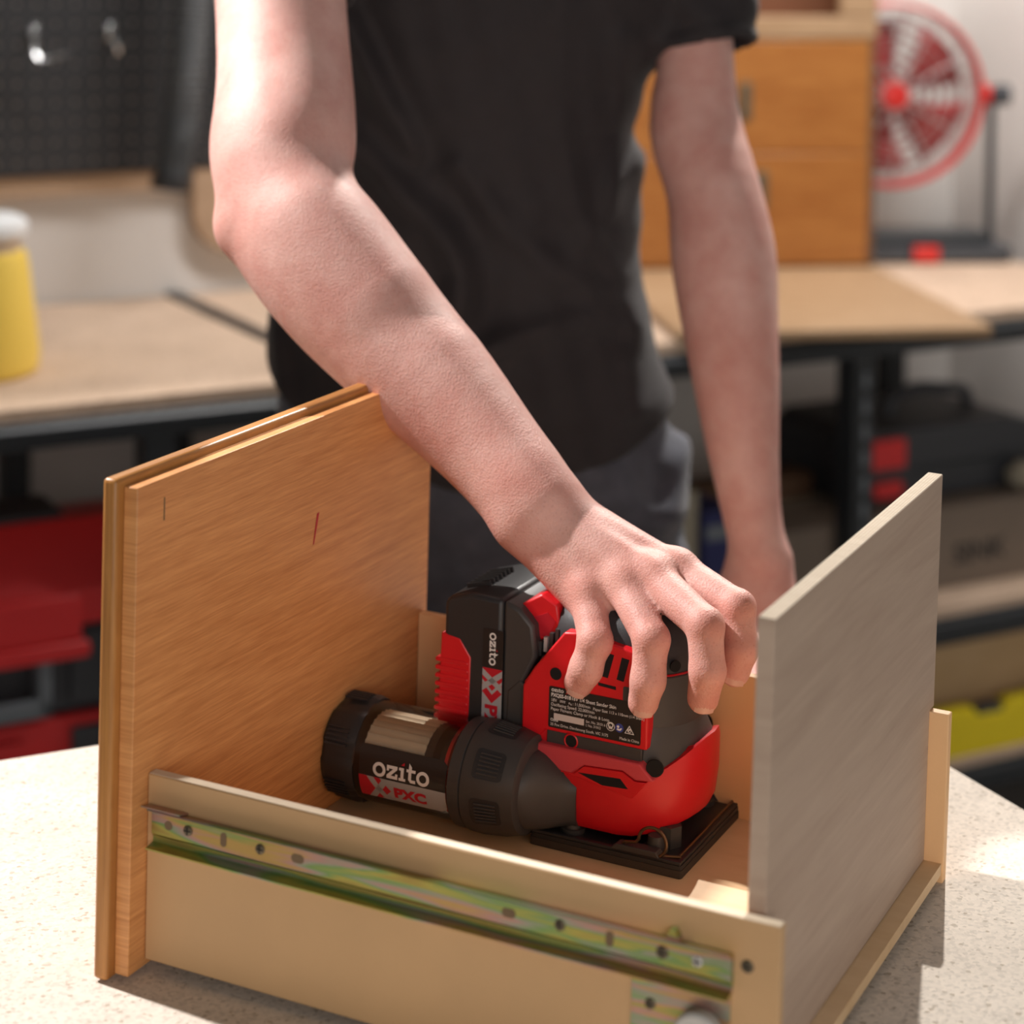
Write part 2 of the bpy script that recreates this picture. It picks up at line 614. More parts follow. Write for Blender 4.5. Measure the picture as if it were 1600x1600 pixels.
wf = MB()
wf.box((-2.6, -2.60, 0.0), (3.6, -2.46, 0.98)).box((-2.6, -2.60, 2.52), (3.6, -2.46, 3.0)).box((-2.6, -2.60, 0.98), (-0.47, -2.46, 2.52)).box((1.97, -2.60, 0.98), (3.6, -2.46, 2.52))
tag(wf.build('wall_front', M['wall']), kind='structure')
wn = MB().box((-0.47, -2.55, 0.98), (1.97, -2.47, 1.02)).box((-0.47, -2.55, 2.48), (1.97, -2.47, 2.52)).box((-0.47, -2.55, 1.02), (-0.43, -2.47, 2.48)).box((1.93, -2.55, 1.02), (1.97, -2.47, 2.48)).box((0.73, -2.55, 1.02), (0.77, -2.47, 2.48))
tag(wn.build('added_window_1', M['white']), kind='structure')  # window made up to hold the added front fill

# ------------------------------------------------------------------ front workbench (particle board top on a steel frame)
BA = R(25.5)
wb = empty('workbench', (0.2084, 1.887, 0), (0, 0, BA), 'pale particle board workbench carrying the open drawer', 'workbench')
MB().box((-1.75, -1.05, 0.868), (0, 0, 0.9)).build('worktop', M['chip'], wb, bevel=0.0012)
MB().box((-1.70, -0.05, 0.80), (-0.04, -0.02, 0.8675)).build('rail', M['steel'], wb)
MB().box((-1.70, -1.03, 0.80), (-0.04, -1.0, 0.8675)).build('rail', M['steel'], wb)
for x in (-1.70, -0.085):
    for y in (-1.0, -0.095):
        MB().box((x, y, 0.0), (x + 0.045, y + 0.045, 0.8675)).build('leg', M['steel'], wb, bevel=0.003)

# ------------------------------------------------------------------ the drawer
YAW, TILT = 0.4535, 0.0203
DROT = (0, TILT, -YAW)
DLOC = Vector((-0.21558785, 1.28205117, 0.908114))
DM = Matrix.Translation(DLOC) @ Matrix.Rotation(-YAW, 4, 'Z') @ Matrix.Rotation(TILT, 4, 'Y')
dr = empty('drawer', DLOC, DROT, 'wooden cabinet drawer with honey oak front lying open on the workbench', 'drawer')
fp = MB().box((-0.0205, -0.0235, -0.0070), (-0.0100, 0.3620, 0.2965)).build('front_panel', M['oak_edge'], dr, bevel=0.0028, seg=3, label='outer honey oak face board with rounded edges')
bk = MB().box((-0.0099, -0.0160, -0.0045), (0.0, 0.3543, 0.2912)).build('front_backing', M['oak'], dr, bevel=0.0006, label='inner oak veneered board of the drawer front')
MB().box((-0.0004, 0.0108, 0.2655), (0.00025, 0.0118, 0.2795)).build('staple_slot', M['recess'], bk)
mk = MB()
mk.add([(0.0003, 0.186, 0.205), (0.0003, 0.1875, 0.2055), (0.0003, 0.1935, 0.226), (0.0003, 0.1905, 0.2255)], [(0, 1, 2, 3)])
mk.build('red_pencil_mark', M['print_red'], bk)
sd = MB().box((0.0004, 0.0, 0.0), (0.3998, 0.0079, 0.1142)).build('side_panel', M['side'], dr, bevel=0.0008)
MB().box((0.0004, 0.3404, 0.0), (0.3998, 0.3483, 0.1142)).build('side_panel', M['side_bounce'], dr, bevel=0.0008)
MB().box((0.0010, 0.0006, 0.11425), (0.3992, 0.0073, 0.11450)).build('sawn_edge', M['raw_edge'], sd)
bp = MB().prism([(0.0125, 0.0138), (0.3400, 0.0138), (0.3400, 0.1146), (0.3505, 0.1146), (0.3505, 0.2713), (0.0125, 0.2713)], 0, 0.3766, 0.3867)
bp = bp.build('back_panel', M['ply'], dr, bevel=0.0004, label='tall birch plywood back of the drawer')
MB().box((0.0005, 0.0082, 0.0060), (0.3985, 0.3402, 0.0135)).build('base_panel', M['base'], dr)
MB().box((0.3770, 0.0129, 0.27132), (0.3863, 0.3501, 0.27152)).build('sawn_edge', M['raw_edge'], bp)
# plywood core lines on the sawn top edge
for x in (0.3789, 0.3809, 0.3829, 0.3847):
    MB().box((x, 0.0130, 0.27140), (x + 0.0003, 0.3500, 0.27160)).build('veneer_line', M['side'], bp)

# drawer runner: folded zinc channel with slots and screws
prof = [(0.0, 0.0945), (-0.0015, 0.0945), (-0.0030, 0.0955), (-0.0092, 0.0970), (-0.0095, 0.0962), (-0.0040, 0.0942), (-0.0040, 0.0805), (-0.0022, 0.0785), (-0.0025, 0.0750), (-0.0100, 0.0736), (-0.0100, 0.0727), (-0.0015, 0.0740), (-0.0005, 0.0780), (0.0, 0.0800)]
rail = MB().prism(prof, 0, 0.0065, 0.3745).build('runner', M['zinc'], dr, smooth=25, label='yellow zinc drawer runner with slots and screws')
MB().prism([(-0.0002, 0.0950), (-0.0095, 0.0974), (-0.0095, 0.0982), (-0.0002, 0.0962)], 0, 0.002, 0.030).build('stop_tab', M['zinc'], rail)
MB().prism([(0.338, 0.0965), (0.346, 0.0965), (0.343, 0.1015), (0.340, 0.1015)], 1, -0.006, -0.0008).build('clip', M['zinc'], rail)


def slot(x, z, w, h, nm='slot', mt='recess'):
    MB().prism(rrect(x - w / 2, x + w / 2, z - h / 2, z + h / 2, min(w, h) / 2 * 0.98, 4), 1, -0.0042, -0.0030).build(nm, M[mt], rail)


def screw(x, z, r=0.0032, y=-0.0040, parent=None, mt='steel_dark'):
    o = MB().lathe([(0, r), (0.0006, r * 0.95), (0.0011, r * 0.6), (0.0011, 0.0005)], (x, y, z), (0, -1, 0), 14).build('screw', M[mt], parent or rail)
    m2 = MB().box((x - r * 0.75, y - 0.00125, z - r * 0.12), (x + r * 0.75, y - 0.0010, z + r * 0.12))
    m2.box((x - r * 0.12, y - 0.00125, z - r * 0.75), (x + r * 0.12, y - 0.0010, z + r * 0.75))
    m2.build('cross_recess', M['hole_shade'], o)
    return o


ZR = 0.0875
slot(0.0185, ZR, 0.0055, 0.0055)
slot(0.0575, ZR, 0.0042, 0.0085)
slot(0.1085, ZR, 0.0085, 0.0052)
slot(0.2445, ZR, 0.0085, 0.0052)
slot(0.3050, ZR, 0.0046, 0.0085)
screw(0.0325, ZR)
screw(0.0830, ZR)
screw(0.2755, ZR + 0.0005)
screw(0.3355, ZR, 0.0036)
screw(0.3555, ZR, 0.0032, mt='grey_plastic')
screw(0.3820, 0.0895, 0.0036, -0.0001, dr, 'steel_dark')
br = MB().box((0.3175, -0.0012, 0.018), (0.3735, 0.0, 0.0722)).build('roller_bracket', M['zinc'], dr)
screw(0.3285, 0.0565, 0.0032, -0.0012, br)
MB().lathe([(0, 0.0125), (0.002, 0.0135), (0.008, 0.0135), (0.0095, 0.012), (0.0095, 0.003)], (0.3585, -0.0016, 0.0490), (0, -1, 0), 28).build('roller', M['grey_plastic'], br)
# small screw on the front corner block

# ------------------------------------------------------------------ the sheet sander
SO = Vector((0.2012, 0.2907, 0.0137))
sm = empty('sander', DM @ SO, DROT, 'red and black cordless sheet sander standing inside the drawer', 'sander')


def plan(xb, Rr, cx, n=14, rb=0.006):
    """D-shaped plan: flat back at xb, round front of radius Rr about cx"""
    P = []
    for i in range(n + 1):
        a = R(-90 + 180 * i / n)
        P.append((cx + Rr * math.cos(a), Rr * math.sin(a)))
    for i in range(4):
        a = R(90 + 90 * i / 3)
        P.append((xb + rb + rb * math.cos(a), Rr - rb + rb * math.sin(a)))
    for i in range(4):
        a = R(180 + 90 * i / 3)
        P.append((xb + rb + rb * math.cos(a), -Rr + rb + rb * math.sin(a)))
    return P


def stadium(c0, c1, Rr, n=14):
    P = []
    for i in range(n + 1):
        a = R(-90 + 180 * i / n)
        P.append((c1 + Rr * math.cos(a), Rr * math.sin(a)))
    for i in range(n + 1):
        a = R(90 + 180 * i / n)
        P.append((c0 + Rr * math.cos(a), Rr * math.sin(a)))
    return P


def lvl(pl, z):
    return [(x, y, z(x) if callable(z) else z) for x, y in pl]


# platen
pd = MB().prism(rrect(-0.0545, 0.0545, -0.0590, 0.0590, 0.002, 2), 2, 0.0, 0.0052).build('sanding_pad', M['pad'], sm)
pl = MB().prism(rrect(-0.0540, 0.0540, -0.0585, 0.0585, 0.002, 2), 2, 0.0053, 0.0082).build('platen', M['black'], sm)
m = MB()
m.box((-0.0535, -0.0583, 0.0082), (0.0535, -0.0545, 0.0105)).box((-0.0535, 0.0545, 0.0082), (0.0535, 0.0583, 0.0105))
m.box((0.0500, -0.0545, 0.0082), (0.0535, 0.0545, 0.0102)).box((-0.0535, -0.0545, 0.0082), (-0.0505, 0.0545, 0.0102))
m.build('rim', M['black'], pl, bevel=0.0005)
MB().prism([(0.002, 0.0082), (0.040, 0.0082), (0.036, 0.0135), (0.008, 0.0135)], 1, -0.0583, -0.0495).build('clamp_ramp', M['graphite'], pl, bevel=0.0006)
MB().prism([(0.002, 0.0082), (0.040, 0.0082), (0.036, 0.0135), (0.008, 0.0135)], 1, 0.0495, 0.0583).build('clamp_ramp', M['graphite'], pl, bevel=0.0006)
for x, y in ((0.030, -0.043), (-0.030, -0.043), (0.030, 0.043), (-0.030, 0.043)):
    MB().lathe([(0, 0.0085), (0.003, 0.0085), (0.0032, 0.006), (0.010, 0.005), (0.010, 0.001)], (x, y, 0.0082), (0, 0, 1), 18).build('foot_post', M['graphite'], pl)
MB().prism([(0.034 + 0.009 * math.cos(R(60 * i)), -0.030 + 0.009 * math.sin(R(60 * i))) for i in range(6)], 2, 0.0082, 0.022).build('hex_post', M['graphite'], pl)


def arc(c, r, a0, a1, n, y):
    return [(c[0] + r * math.cos(R(a0 + (a1 - a0) * i / n)), y, c[1] + r * math.sin(R(a0 + (a1 - a0) * i / n))) for i in range(n + 1)]


for sy in (-1, 1):
    loop = [(0.010, sy * 0.0545, 0.0110), (0.013, sy * 0.0555, 0.0150), (0.021, sy * 0.0560, 0.0165), (0.0235, sy * 0.0560, 0.0195)]
    loop += arc((0.033, 0.0190), 0.0098, 175, -70, 16, sy * 0.0565)
    loop += [(0.030, sy * 0.0540, 0.0100), (0.040, sy * 0.0530, 0.0100), (0.0495, sy * 0.0500, 0.0105), (0.0495, 0, 0.0105)]
    MB().tube(loop, 0.0011, 8).build('clamp_wire', M['wire'], pl)

# red skirt
zt = lambda x: 0.0545 + 0.0250 * max(0.0, min(1.0, (x - 0.016) / 0.036)) ** 1.5
zb = lambda x: 0.0135 + 0.0150 * max(0.0, min(1.0, (x - 0.005) / 0.049)) ** 1.6
mix = lambda t: (lambda x: zb(x) * (1 - t) + zt(x) * t)
sk = MB().loft([lvl(plan(-0.040, 0.0455, 0.003), mix(0)), lvl(plan(-0.040, 0.0485, 0.0035), mix(0.12)), lvl(plan(-0.040, 0.0500, 0.004), mix(0.45)),
                lvl(plan(-0.040, 0.0500, 0.004), mix(0.85)), lvl(plan(-0.040, 0.0490, 0.004), mix(0.97)), lvl(plan(-0.040, 0.0470, 0.004), mix(1.0))])
sk.build('skirt', M['red'], sm, smooth=40)
for sy in (-1, 1):
    a, b = sorted((sy * 0.0400, sy * 0.0507))
    o = MB().prism([(-0.0565, 0.0505), (-0.0545, 0.0660), (0.0195, 0.0662), (0.0300, 0.0560), (0.0170, 0.0545), (0.0080, 0.0590), (-0.0200, 0.0572), (-0.0290, 0.0500)], 1, a, b)
    o = o.build('shoulder_panel', M['red_pale'], sm, bevel=0.0012, label='matt red moulded panel above the skirt')
    a, b = sorted((sy * 0.0470, sy * 0.0509))
    MB().prism([(-0.0560, 0.0500), (-0.0300, 0.0495), (0.0150, 0.0420), (0.0250, 0.0545), (0.0165, 0.0540), (0.0080, 0.0586), (-0.0200, 0.0568), (-0.0270, 0.0505)], 1, a, b).build('slot_surround', M['red'], sm, bevel=0.0010)
    a, b = sorted((sy * 0.0490, sy * 0.0512))
    MB().prism([(-0.0245, 0.0520), (0.0065, 0.0540), (0.0125, 0.0480), (-0.0060, 0.0468), (-0.0160, 0.0495)], 1, a, b).build('air_slot', M['hole_shade'], sm, bevel=0.0004)

# motor housing, lower flare, domed grip
mo = MB().loft([lvl(plan(-0.060, 0.0425, 0.0), 0.046), lvl(plan(-0.060, 0.0425, 0.0), 0.090), lvl(plan(-0.060, 0.0415, 0.0), 0.1185), lvl(plan(-0.060, 0.0400, 0.0), 0.1200)])
mo.build('motor_housing', M['graphite'], sm, smooth=30)
MB().loft([lvl(plan(0.012, 0.0480, 0.003), 0.0500), lvl(plan(0.012, 0.0478, 0.003), lambda x: 0.056 + max(0, x - 0.02) * 0.45),
           lvl(plan(0.012, 0.0440, 0.001), 0.0800), lvl(plan(0.012, 0.0426, 0.0), 0.0860)]).build('lower_flare', M['graphite'], sm, smooth=30)
MB().loft([lvl(stadium(-0.026, 0.0, 0.0412), 0.1196), lvl(stadium(-0.026, 0.0, 0.0418), 0.1202), lvl(stadium(-0.026, 0.0, 0.0412), 0.1208)]).build('red_seam', M['red'], sm)
MB().loft([lvl(stadium(-0.026, 0.0, 0.0405), 0.1206), lvl(stadium(-0.026, 0.0, 0.0410), 0.1235), lvl(stadium(-0.026, 0.0, 0.0400), 0.1380), lvl(stadium(-0.026, 0.0, 0.0375), 0.1470),
           lvl(stadium(-0.025, 0.0, 0.0320), 0.1535), lvl(stadium(-0.024, -0.001, 0.0230), 0.1580), lvl(stadium(-0.022, -0.003, 0.0100), 0.1600)]).build('grip', M['rubber'], sm, smooth=40, label='rounded black rubber palm grip')
# red rear core and side cheeks
MB().prism([(-0.0690, 0.0450), (-0.0690, 0.1030), (-0.0610, 0.1147), (-0.0480, 0.1310), (-0.0440, 0.1310), (-0.0440, 0.0450)], 1, -0.0440, 0.0440).build('rear_core', M['red'], sm, bevel=0.003, seg=3)
for sy in (-1, 1):
    a, b = sorted((sy * 0.0330, sy * 0.0455))
    ck = MB().prism([(-0.0690, 0.0560), (-0.0690, 0.1010), (-0.0610, 0.1147), (-0.0394, 0.1425), (-0.0280, 0.1440), (0.0205, 0.1368), (0.0225, 0.1240), (0.0225, 0.0738), (-0.0515, 0.0735), (-0.0585, 0.0640)], 1, a, b)
    ck = ck.build('side_cheek', M['red'], sm, bevel=0.0014, label='red side cheek with vents')
    f = lambda y0, y1: sorted((sy * y0, sy * y1))
    for q in ([(-8.4, 134.2), (-2.8, 133.6), (-6.8, 117.3), (-12.4, 118.0)], [(2.8, 132.9), (8.2, 132.2), (4.6, 116.9), (-0.5, 117.6)], [(14.0, 131.5), (19.0, 131.0), (16.0, 116.5), (11.0, 117)],
              [(-19.5, 135.2), (-14.0, 134.8), (-18, 118.5), (-23.5, 119)], [(-13.7, 113.2), (-0.9, 112.6), (-0.7, 110.4), (-13.5, 111.2)]):
        MB().prism([(x / 1000, z / 1000) for x, z in q], 1, *f(0.0440, 0.0457)).build('vent', M['hole_shade'], ck)
    MB().prism(rrect(0.0045, 0.0225, 0.1045, 0.1140, 0.001, 2), 1, *f(0.0440, 0.0459)).build('grip_pad', M['graphite'], ck)
    for (x, z, r) in ((-0.0446, 0.1133, 0.0042),):
        MB().lathe([(0, r), (0.0004, r)], (x, sy * 0.0456, z), (0, sy, 0), 20).build('screw_well', M['hole_shade'], ck)
    st = MB().prism([(-0.0500, 0.0655), (-0.0500, 0.0742), (0.0190, 0.0742), (0.0190, 0.0655)], 1, *f(0.0410, 0.0456)).build('lower_strip', M['graphite'], ck, bevel=0.0006)
    MB().lathe([(0, 0.0050), (0.0008, 0.0052), (0.0012, 0.0046), (0.0006, 0.0040)], (-0.0319, sy * 0.0454, 0.0699), (0, sy, 0), 20, closed=False).build('boss_ring', M['red'], ck)
    MB().lathe([(0, 0.0041), (0.0007, 0.0041)], (-0.0319, sy * 0.0454, 0.0699), (0, sy, 0), 20).build('screw_well', M['hole_shade'], ck)
    MB().lathe([(0, 0.0060), (0.0010, 0.0058)], (0.0290, sy * 0.0462, 0.0640), (0.25, sy, 0), 20).build('screw_well', M['hole_shade'], sm)
    MB().lathe([(0, 0.0040), (0.0010, 0.0040)], (0.0330, sy * 0.0262, 0.1268), (0.78, sy * 0.62, 0), 18).build('screw_well', M['hole_shade'], sm)


# ---- lettering
def text_geo(s, size, bold=0.0, align='LEFT', sx=1.0):
    cu = bpy.data.curves.new('t', 'FONT')
    cu.body = s
    cu.size = size
    cu.offset = bold
    cu.align_x = align
    cu.resolution_u = 3
    ob = bpy.data.objects.new('t', cu)
    COL.objects.link(ob)
    dg = bpy.context.evaluated_depsgraph_get()
    me = ob.evaluated_get(dg).to_mesh()
    V = [(v.co.x * sx, v.co.y) for v in me.vertices]
    F = [tuple(p.vertices) for p in me.polygons]
    ob.evaluated_get(dg).to_mesh_clear()
    bpy.data.objects.remove(ob)
    bpy.data.curves.remove(cu)
    return V, F


def ring2d(cx, cy, ro, ri, n=28, sx=1.0):
    V = []
    F = []
    for i in range(n):
        a = 2 * math.pi * i / n
        V.append((cx + ro * sx * math.cos(a), cy + ro * math.sin(a)))
        V.append((cx + ri * sx * math.cos(a), cy + ri * math.sin(a)))
    for i in range(n):
        j = (i + 1) % n
        F.append((2 * i, 2 * j, 2 * j + 1, 2 * i + 1))
    return V, F


def join2d(parts):
    V, F = [], []
    for v, f in parts:
        n = len(V)
        V += v
        F += [tuple(i + n for i in q) for q in f]
    return V, F


def quad2d(*p):
    return list(p), [tuple(range(len(p)))]


def ozito(h):
    """slab lower-case wordmark, x-height h; returns (white part, red dot, width)"""
    s = h
    k = 0.24 * s
    W = []
    W.append(ring2d(0.56 * s, 0.5 * s, 0.56 * s, 0.31 * s))
    x = 1.22 * s
    W.append(quad2d((x, s), (x + 0.92 * s, s), (x + 0.92 * s, s - k), (x, s - k)))
    W.append(quad2d((x, s - k), (x + 0.2 * s, s - k), (x + 0.2 * s, s - 0.42 * s), (x, s - 0.42 * s)))
    W.append(quad2d((x + 0.55 * s, s - k), (x + 0.92 * s, s - k), (x + 0.36 * s, k), (x, k)))
    W.append(quad2d((x, k), (x + 0.95 * s, k), (x + 0.95 * s, 0), (x, 0)))
    W.append(quad2d((x + 0.75 * s, k), (x + 0.95 * s, k), (x + 0.95 * s, 0.42 * s), (x + 0.75 * s, 0.42 * s)))
    x = 2.28 * s
    W.append(quad2d((x, s), (x + 0.42 * s, s), (x + 0.42 * s, s - k * 0.9), (x, s - k * 0.9)))
    W.append(quad2d((x + 0.16 * s, s - k * 0.9), (x + 0.42 * s, s - k * 0.9), (x + 0.42 * s, k * 0.9), (x + 0.16 * s, k * 0.9)))
    W.append(quad2d((x, k * 0.9), (x + 0.58 * s, k * 0.9), (x + 0.58 * s, 0), (x, 0)))
    dot = quad2d((x + 0.12 * s, 1.16 * s), (x + 0.44 * s, 1.16 * s), (x + 0.44 * s, 1.42 * s))
    x = 2.93 * s
    W.append(quad2d((x, s), (x + 0.78 * s, s), (x + 0.78 * s, s - k * 0.9), (x, s - k * 0.9)))
    W.append(quad2d((x + 0.18 * s, s), (x + 0.44 * s, s), (x + 0.44 * s, 1.18 * s), (x + 0.18 * s, 1.45 * s)))
    W.append(quad2d((x + 0.18 * s, s - k * 0.9), (x + 0.44 * s, s - k * 0.9), (x + 0.44 * s, 0.24 * s), (x + 0.18 * s, 0.18 * s)))
    W.append(quad2d((x + 0.18 * s, 0.24 * s), (x + 0.80 * s, 0.24 * s), (x + 0.80 * s, 0), (x + 0.36 * s, 0)))
    W.append(ring2d(3.80 * s + 0.56 * s, 0.5 * s, 0.56 * s, 0.31 * s))
    return join2d(W), dot, 4.92 * s


def subdiv2d(V, F, step):
    """cut a 2-D mesh finely enough to wrap it round a cylinder"""
    bm = bmesh.new()
    vs = [bm.verts.new((x, y, 0)) for x, y in V]
    for f in F:
        try:
            bm.faces.new([vs[i] for i in f])
        except ValueError:
            pass
    y0 = min(v[1] for v in V)
    y1 = max(v[1] for v in V)
    k = int((y1 - y0) / step)
    for i in range(1, k + 1):
        y = y0 + (y1 - y0) * i / (k + 1)
        bmesh.ops.bisect_plane(bm, geom=bm.verts[:] + bm.edges[:] + bm.faces[:], plane_co=(0, y, 0), plane_no=(0, 1, 0))
    bm.verts.index_update()
    V2 = [(v.co.x, v.co.y) for v in bm.verts]
    F2 = [tuple(v.index for v in f.verts) for f in bm.faces]
    bm.free()
    return V2, F2


def mapped(name, geo, fn, mat, parent):
    V, F = geo
    mb = MB().add([fn(x, y) for x, y in V], F)
    me = bpy.data.meshes.new(name)
    me.from_pydata(mb.v, [], mb.f)
    return put(name, me, mat, parent)


# ---- rating label on the near cheek (flat)
LX0, LX1, LZ0, LZ1 = -0.0490, 0.0180, 0.0765, 0.1045
lab = MB().prism(rrect(LX0, LX1, LZ0, LZ1, 0.0012, 3), 1, -0.0460, -0.0450).build('rating_label', M['print_black'], sm, label='black rating label with white print')


def lmap(x, y, d=0.04615):
    return (LX0 + x, -d, LZ0 + y)


def shift(g, dx, dy):
    return [(x + dx, y + dy) for x, y in g[0]], g[1]


G = []
wm, dot, wd = ozito(0.0018)
G.append(shift(wm, 0.0018, 0.0248))
for s_, x, y, sz, b in (('PXQSS-018', 0.0016, 0.0213, 0.0034, 0.00010), ('18V 1/4 Sheet Sander Skin', 0.0165, 0.0213, 0.0034, 0.00003), ('18V', 0.0016, 0.0180, 0.0030, 0), ('n', 0.0145, 0.0180, 0.0030, 0), ('0', 0.0160, 0.0175, 0.0020, 0),
                        (': 11,000/min', 0.0176, 0.0180, 0.0029, 0), ('Paper Size: 113 x 110mm (1/4 Sheet)', 0.0325, 0.0175, 0.00275, 0), ('Oscillating Speed: 22,000/min', 0.0016, 0.0150, 0.0030, 0),
                        ('Paper Fitment: Clamp or Hook & Loop', 0.0016, 0.0120, 0.0030, 0), ('Ser. No. 20.01.6 / 11', 0.0275, 0.0082, 0.0024, 0), ('I. No. 31012', 0.0275, 0.0056, 0.0024, 0), ('Ozito', 0.0016, 0.0046, 0.0027, 0.00005),
                        ('25 Fox Drive, Dandenong South, VIC 3175', 0.0016, 0.0016, 0.0027, 0), ('Made in China', 0.0520, 0.0016, 0.0027, 0), ('CHANGE', 0.0165, 0.0246, 0.0024, 0.00005)):
    G.append(shift(text_geo(s_, sz, b, sx=0.9), x, y))
G.append(quad2d((0.0082, 0.0192), (0.0122, 0.0192), (0.0122, 0.0196), (0.0082, 0.0196)))
for i in range(3):
    G.append(quad2d((0.0082 + 0.0014 * i, 0.0183), (0.0092 + 0.0014 * i, 0.0183), (0.0092 + 0.0014 * i, 0.0187), (0.0082 + 0.0014 * i, 0.0187)))
G.append(ring2d(0.0455, 0.0090, 0.0030, 0.0026))
G.append(ring2d(0.0455, 0.0098, 0.0019, 0.0012, 18))
G.append(quad2d((0.0440, 0.0074), (0.0470, 0.0074), (0.0464, 0.0090), (0.0446, 0.0090)))
G.append(join2d([quad2d((0.0555, 0.0065), (0.0625, 0.0065), (0.0617, 0.0070), (0.0563, 0.0070)), quad2d((0.0555, 0.0065), (0.0563, 0.0070), (0.0590, 0.0112), (0.0590, 0.0122)), quad2d((0.0625, 0.0065), (0.0590, 0.0122), (0.0590, 0.0112), (0.0617, 0.0070))]))
G.append(quad2d((0.0578, 0.0084), (0.0584, 0.0078), (0.0602, 0.0098), (0.0596, 0.0102)))
G.append(ring2d(0.0590, 0.0087, 0.0014, 0.0010, 16))
mapped('label_print', join2d(G), lmap, M['print_white'], lab)
mapped('blank_patch', quad2d((0.0040, 0.0058), (0.0262, 0.0058), (0.0262, 0.0102), (0.0040, 0.0102)), lmap, M['print_grey'], lab)
mapped('safety_icon', ring2d(0.0518, 0.0092, 0.0030, 0.0001, 22), lmap, M['print_blue'], lab)
mapped('safety_icon', join2d([ring2d(0.0509, 0.0100, 0.0009, 0.0001, 12), quad2d((0.0498, 0.0080), (0.0512, 0.0074), (0.0528, 0.0076), (0.0538, 0.0092), (0.0530, 0.0094), (0.0518, 0.0084), (0.0506, 0.0090))]), lambda x, y: lmap(x, y, 0.04625), M['print_white'], lab)
mapped('brand_cross', join2d([quad2d((0.0122, 0.0246), (0.0130, 0.0246), (0.0158, 0.0272), (0.0150, 0.0272)), quad2d((0.0150, 0.0246), (0.0158, 0.0246), (0.0130, 0.0272), (0.0122, 0.0272))]), lmap, M['print_red'], lab)

# ---- battery pack
bt = [(-0.1330, 0.0480), (-0.1330, 0.1465), (-0.1290, 0.1500), (-0.1130, 0.1550), (-0.0880, 0.1545), (-0.0880, 0.0480)]
bat = MB().prism(bt, 1, -0.0400, 0.0400).build('battery', M['black'], sm, bevel=0.0035, seg=3, label='black slide-on battery pack with red ridged grip')
MB().prism([(-0.0876, 0.0480), (-0.0876, 0.1540), (-0.0760, 0.1500), (-0.0655, 0.1400), (-0.0625, 0.1195), (-0.0715, 0.1000), (-0.0700, 0.0480)], 1, -0.0396, 0.0396).build('battery_cover', M['graphite'], bat, bevel=0.0025)
MB().prism([(-0.0840, 0.0500), (-0.0830, 0.0930), (-0.0740, 0.1020), (-0.0700, 0.0990), (-0.0700, 0.0500)], 1, -0.0402, 0.0402).build('cover_facet', M['graphite'], bat, bevel=0.0012)
rg = MB().prism([(-0.1362, 0.0600), (-0.1348, 0.1245), (-0.1200, 0.1225), (-0.1112, 0.1105), (-0.1120, 0.0600)], 1, -0.0404, 0.0404).build('battery_grip', M['red'], bat, bevel=0.0012)
for i in range(8):
    z = 0.0655 + i * 0.0057
    MB().prism(rrect(-0.1385, -0.1130, z - 0.0016, z + 0.0016, 0.0012, 2), 1, -0.0412, 0.0412).build('ridge', M['red'], rg, bevel=0.0006)
for i in range(7):
    y = -0.018 + i * 0.006
    MB().box((-0.1265, y - 0.0007, 0.1500), (-0.1080, y + 0.0007, 0.1562), Matrix.Rotation(R(-16), 3, 'Y')).build('top_rib', M['black'], bat)
lt = MB().prism([(-0.0800, 0.1500), (-0.0640, 0.1600), (-0.0520, 0.1540), (-0.0495, 0.1400), (-0.0560, 0.1300), (-0.0690, 0.1270)], 1, -0.0300, 0.0300).build('release_latch', M['red'], bat, bevel=0.0015, label='glossy red battery release latch')
MB().prism([(-0.0745, 0.1410), (-0.0590, 0.1480), (-0.0530, 0.1430), (-0.0570, 0.1330), (-0.0670, 0.1300)], 1, -0.0306, -0.0290).build('latch_dish', M['print_red'], lt)
for i in range(4):
    MB().box((-0.0640 + i * 0.0042, -0.0335, 0.1185 + i * 0.0035), (-0.0615 + i * 0.0042, 0.0335, 0.1285 + i * 0.0035)).build('contact_fin', M['grey_plastic'] if i == 1 else M['graphite'], bat)
# battery badge, read from top to bottom
bx0, bx1 = -0.1022, -0.0868


def bmap(d):
    return lambda x, y: (bx0 + (y + 0.0077), -d, 0.1330 - x)


bl = mapped('battery_badge', (rrect(0.0, 0.027, -0.0077, 0.0077, 0.001, 2), [tuple(range(12))]), bmap(0.0405), M['print_black'], bat)
mapped('badge_silver', quad2d((0.027, -0.0075), (0.080, -0.0075), (0.080, 0.0075), (0.027, 0.0075)), bmap(0.0405), M['print_silver'], bl)


def crossband(x0, h, rl, cx):
    """red block ending in a chevron (length rl) with a silver X starting at cx, band half-height h"""
    red = join2d([quad2d((x0, -h), (x0 + rl, -h), (x0 + rl + h, 0), (x0 + rl, h), (x0, h)), quad2d((x0 + rl + 0.35 * h, -h), (x0 + rl + 1.15 * h, -h), (x0 + rl + 2.15 * h, 0), (x0 + rl + 1.15 * h, h), (x0 + rl + 0.35 * h, h), (x0 + rl + 1.35 * h, 0))])
    k = 0.62 * h
    c0, c1 = x0 + cx, x0 + cx + 2.1 * h
    sil = join2d([quad2d((c0, -h), (c0 + k, -h), (c1, h), (c1 - k, h)), quad2d((c1 - k, -h), (c1, -h), (c0 + k, h), (c0, h))])
    return red, sil, None


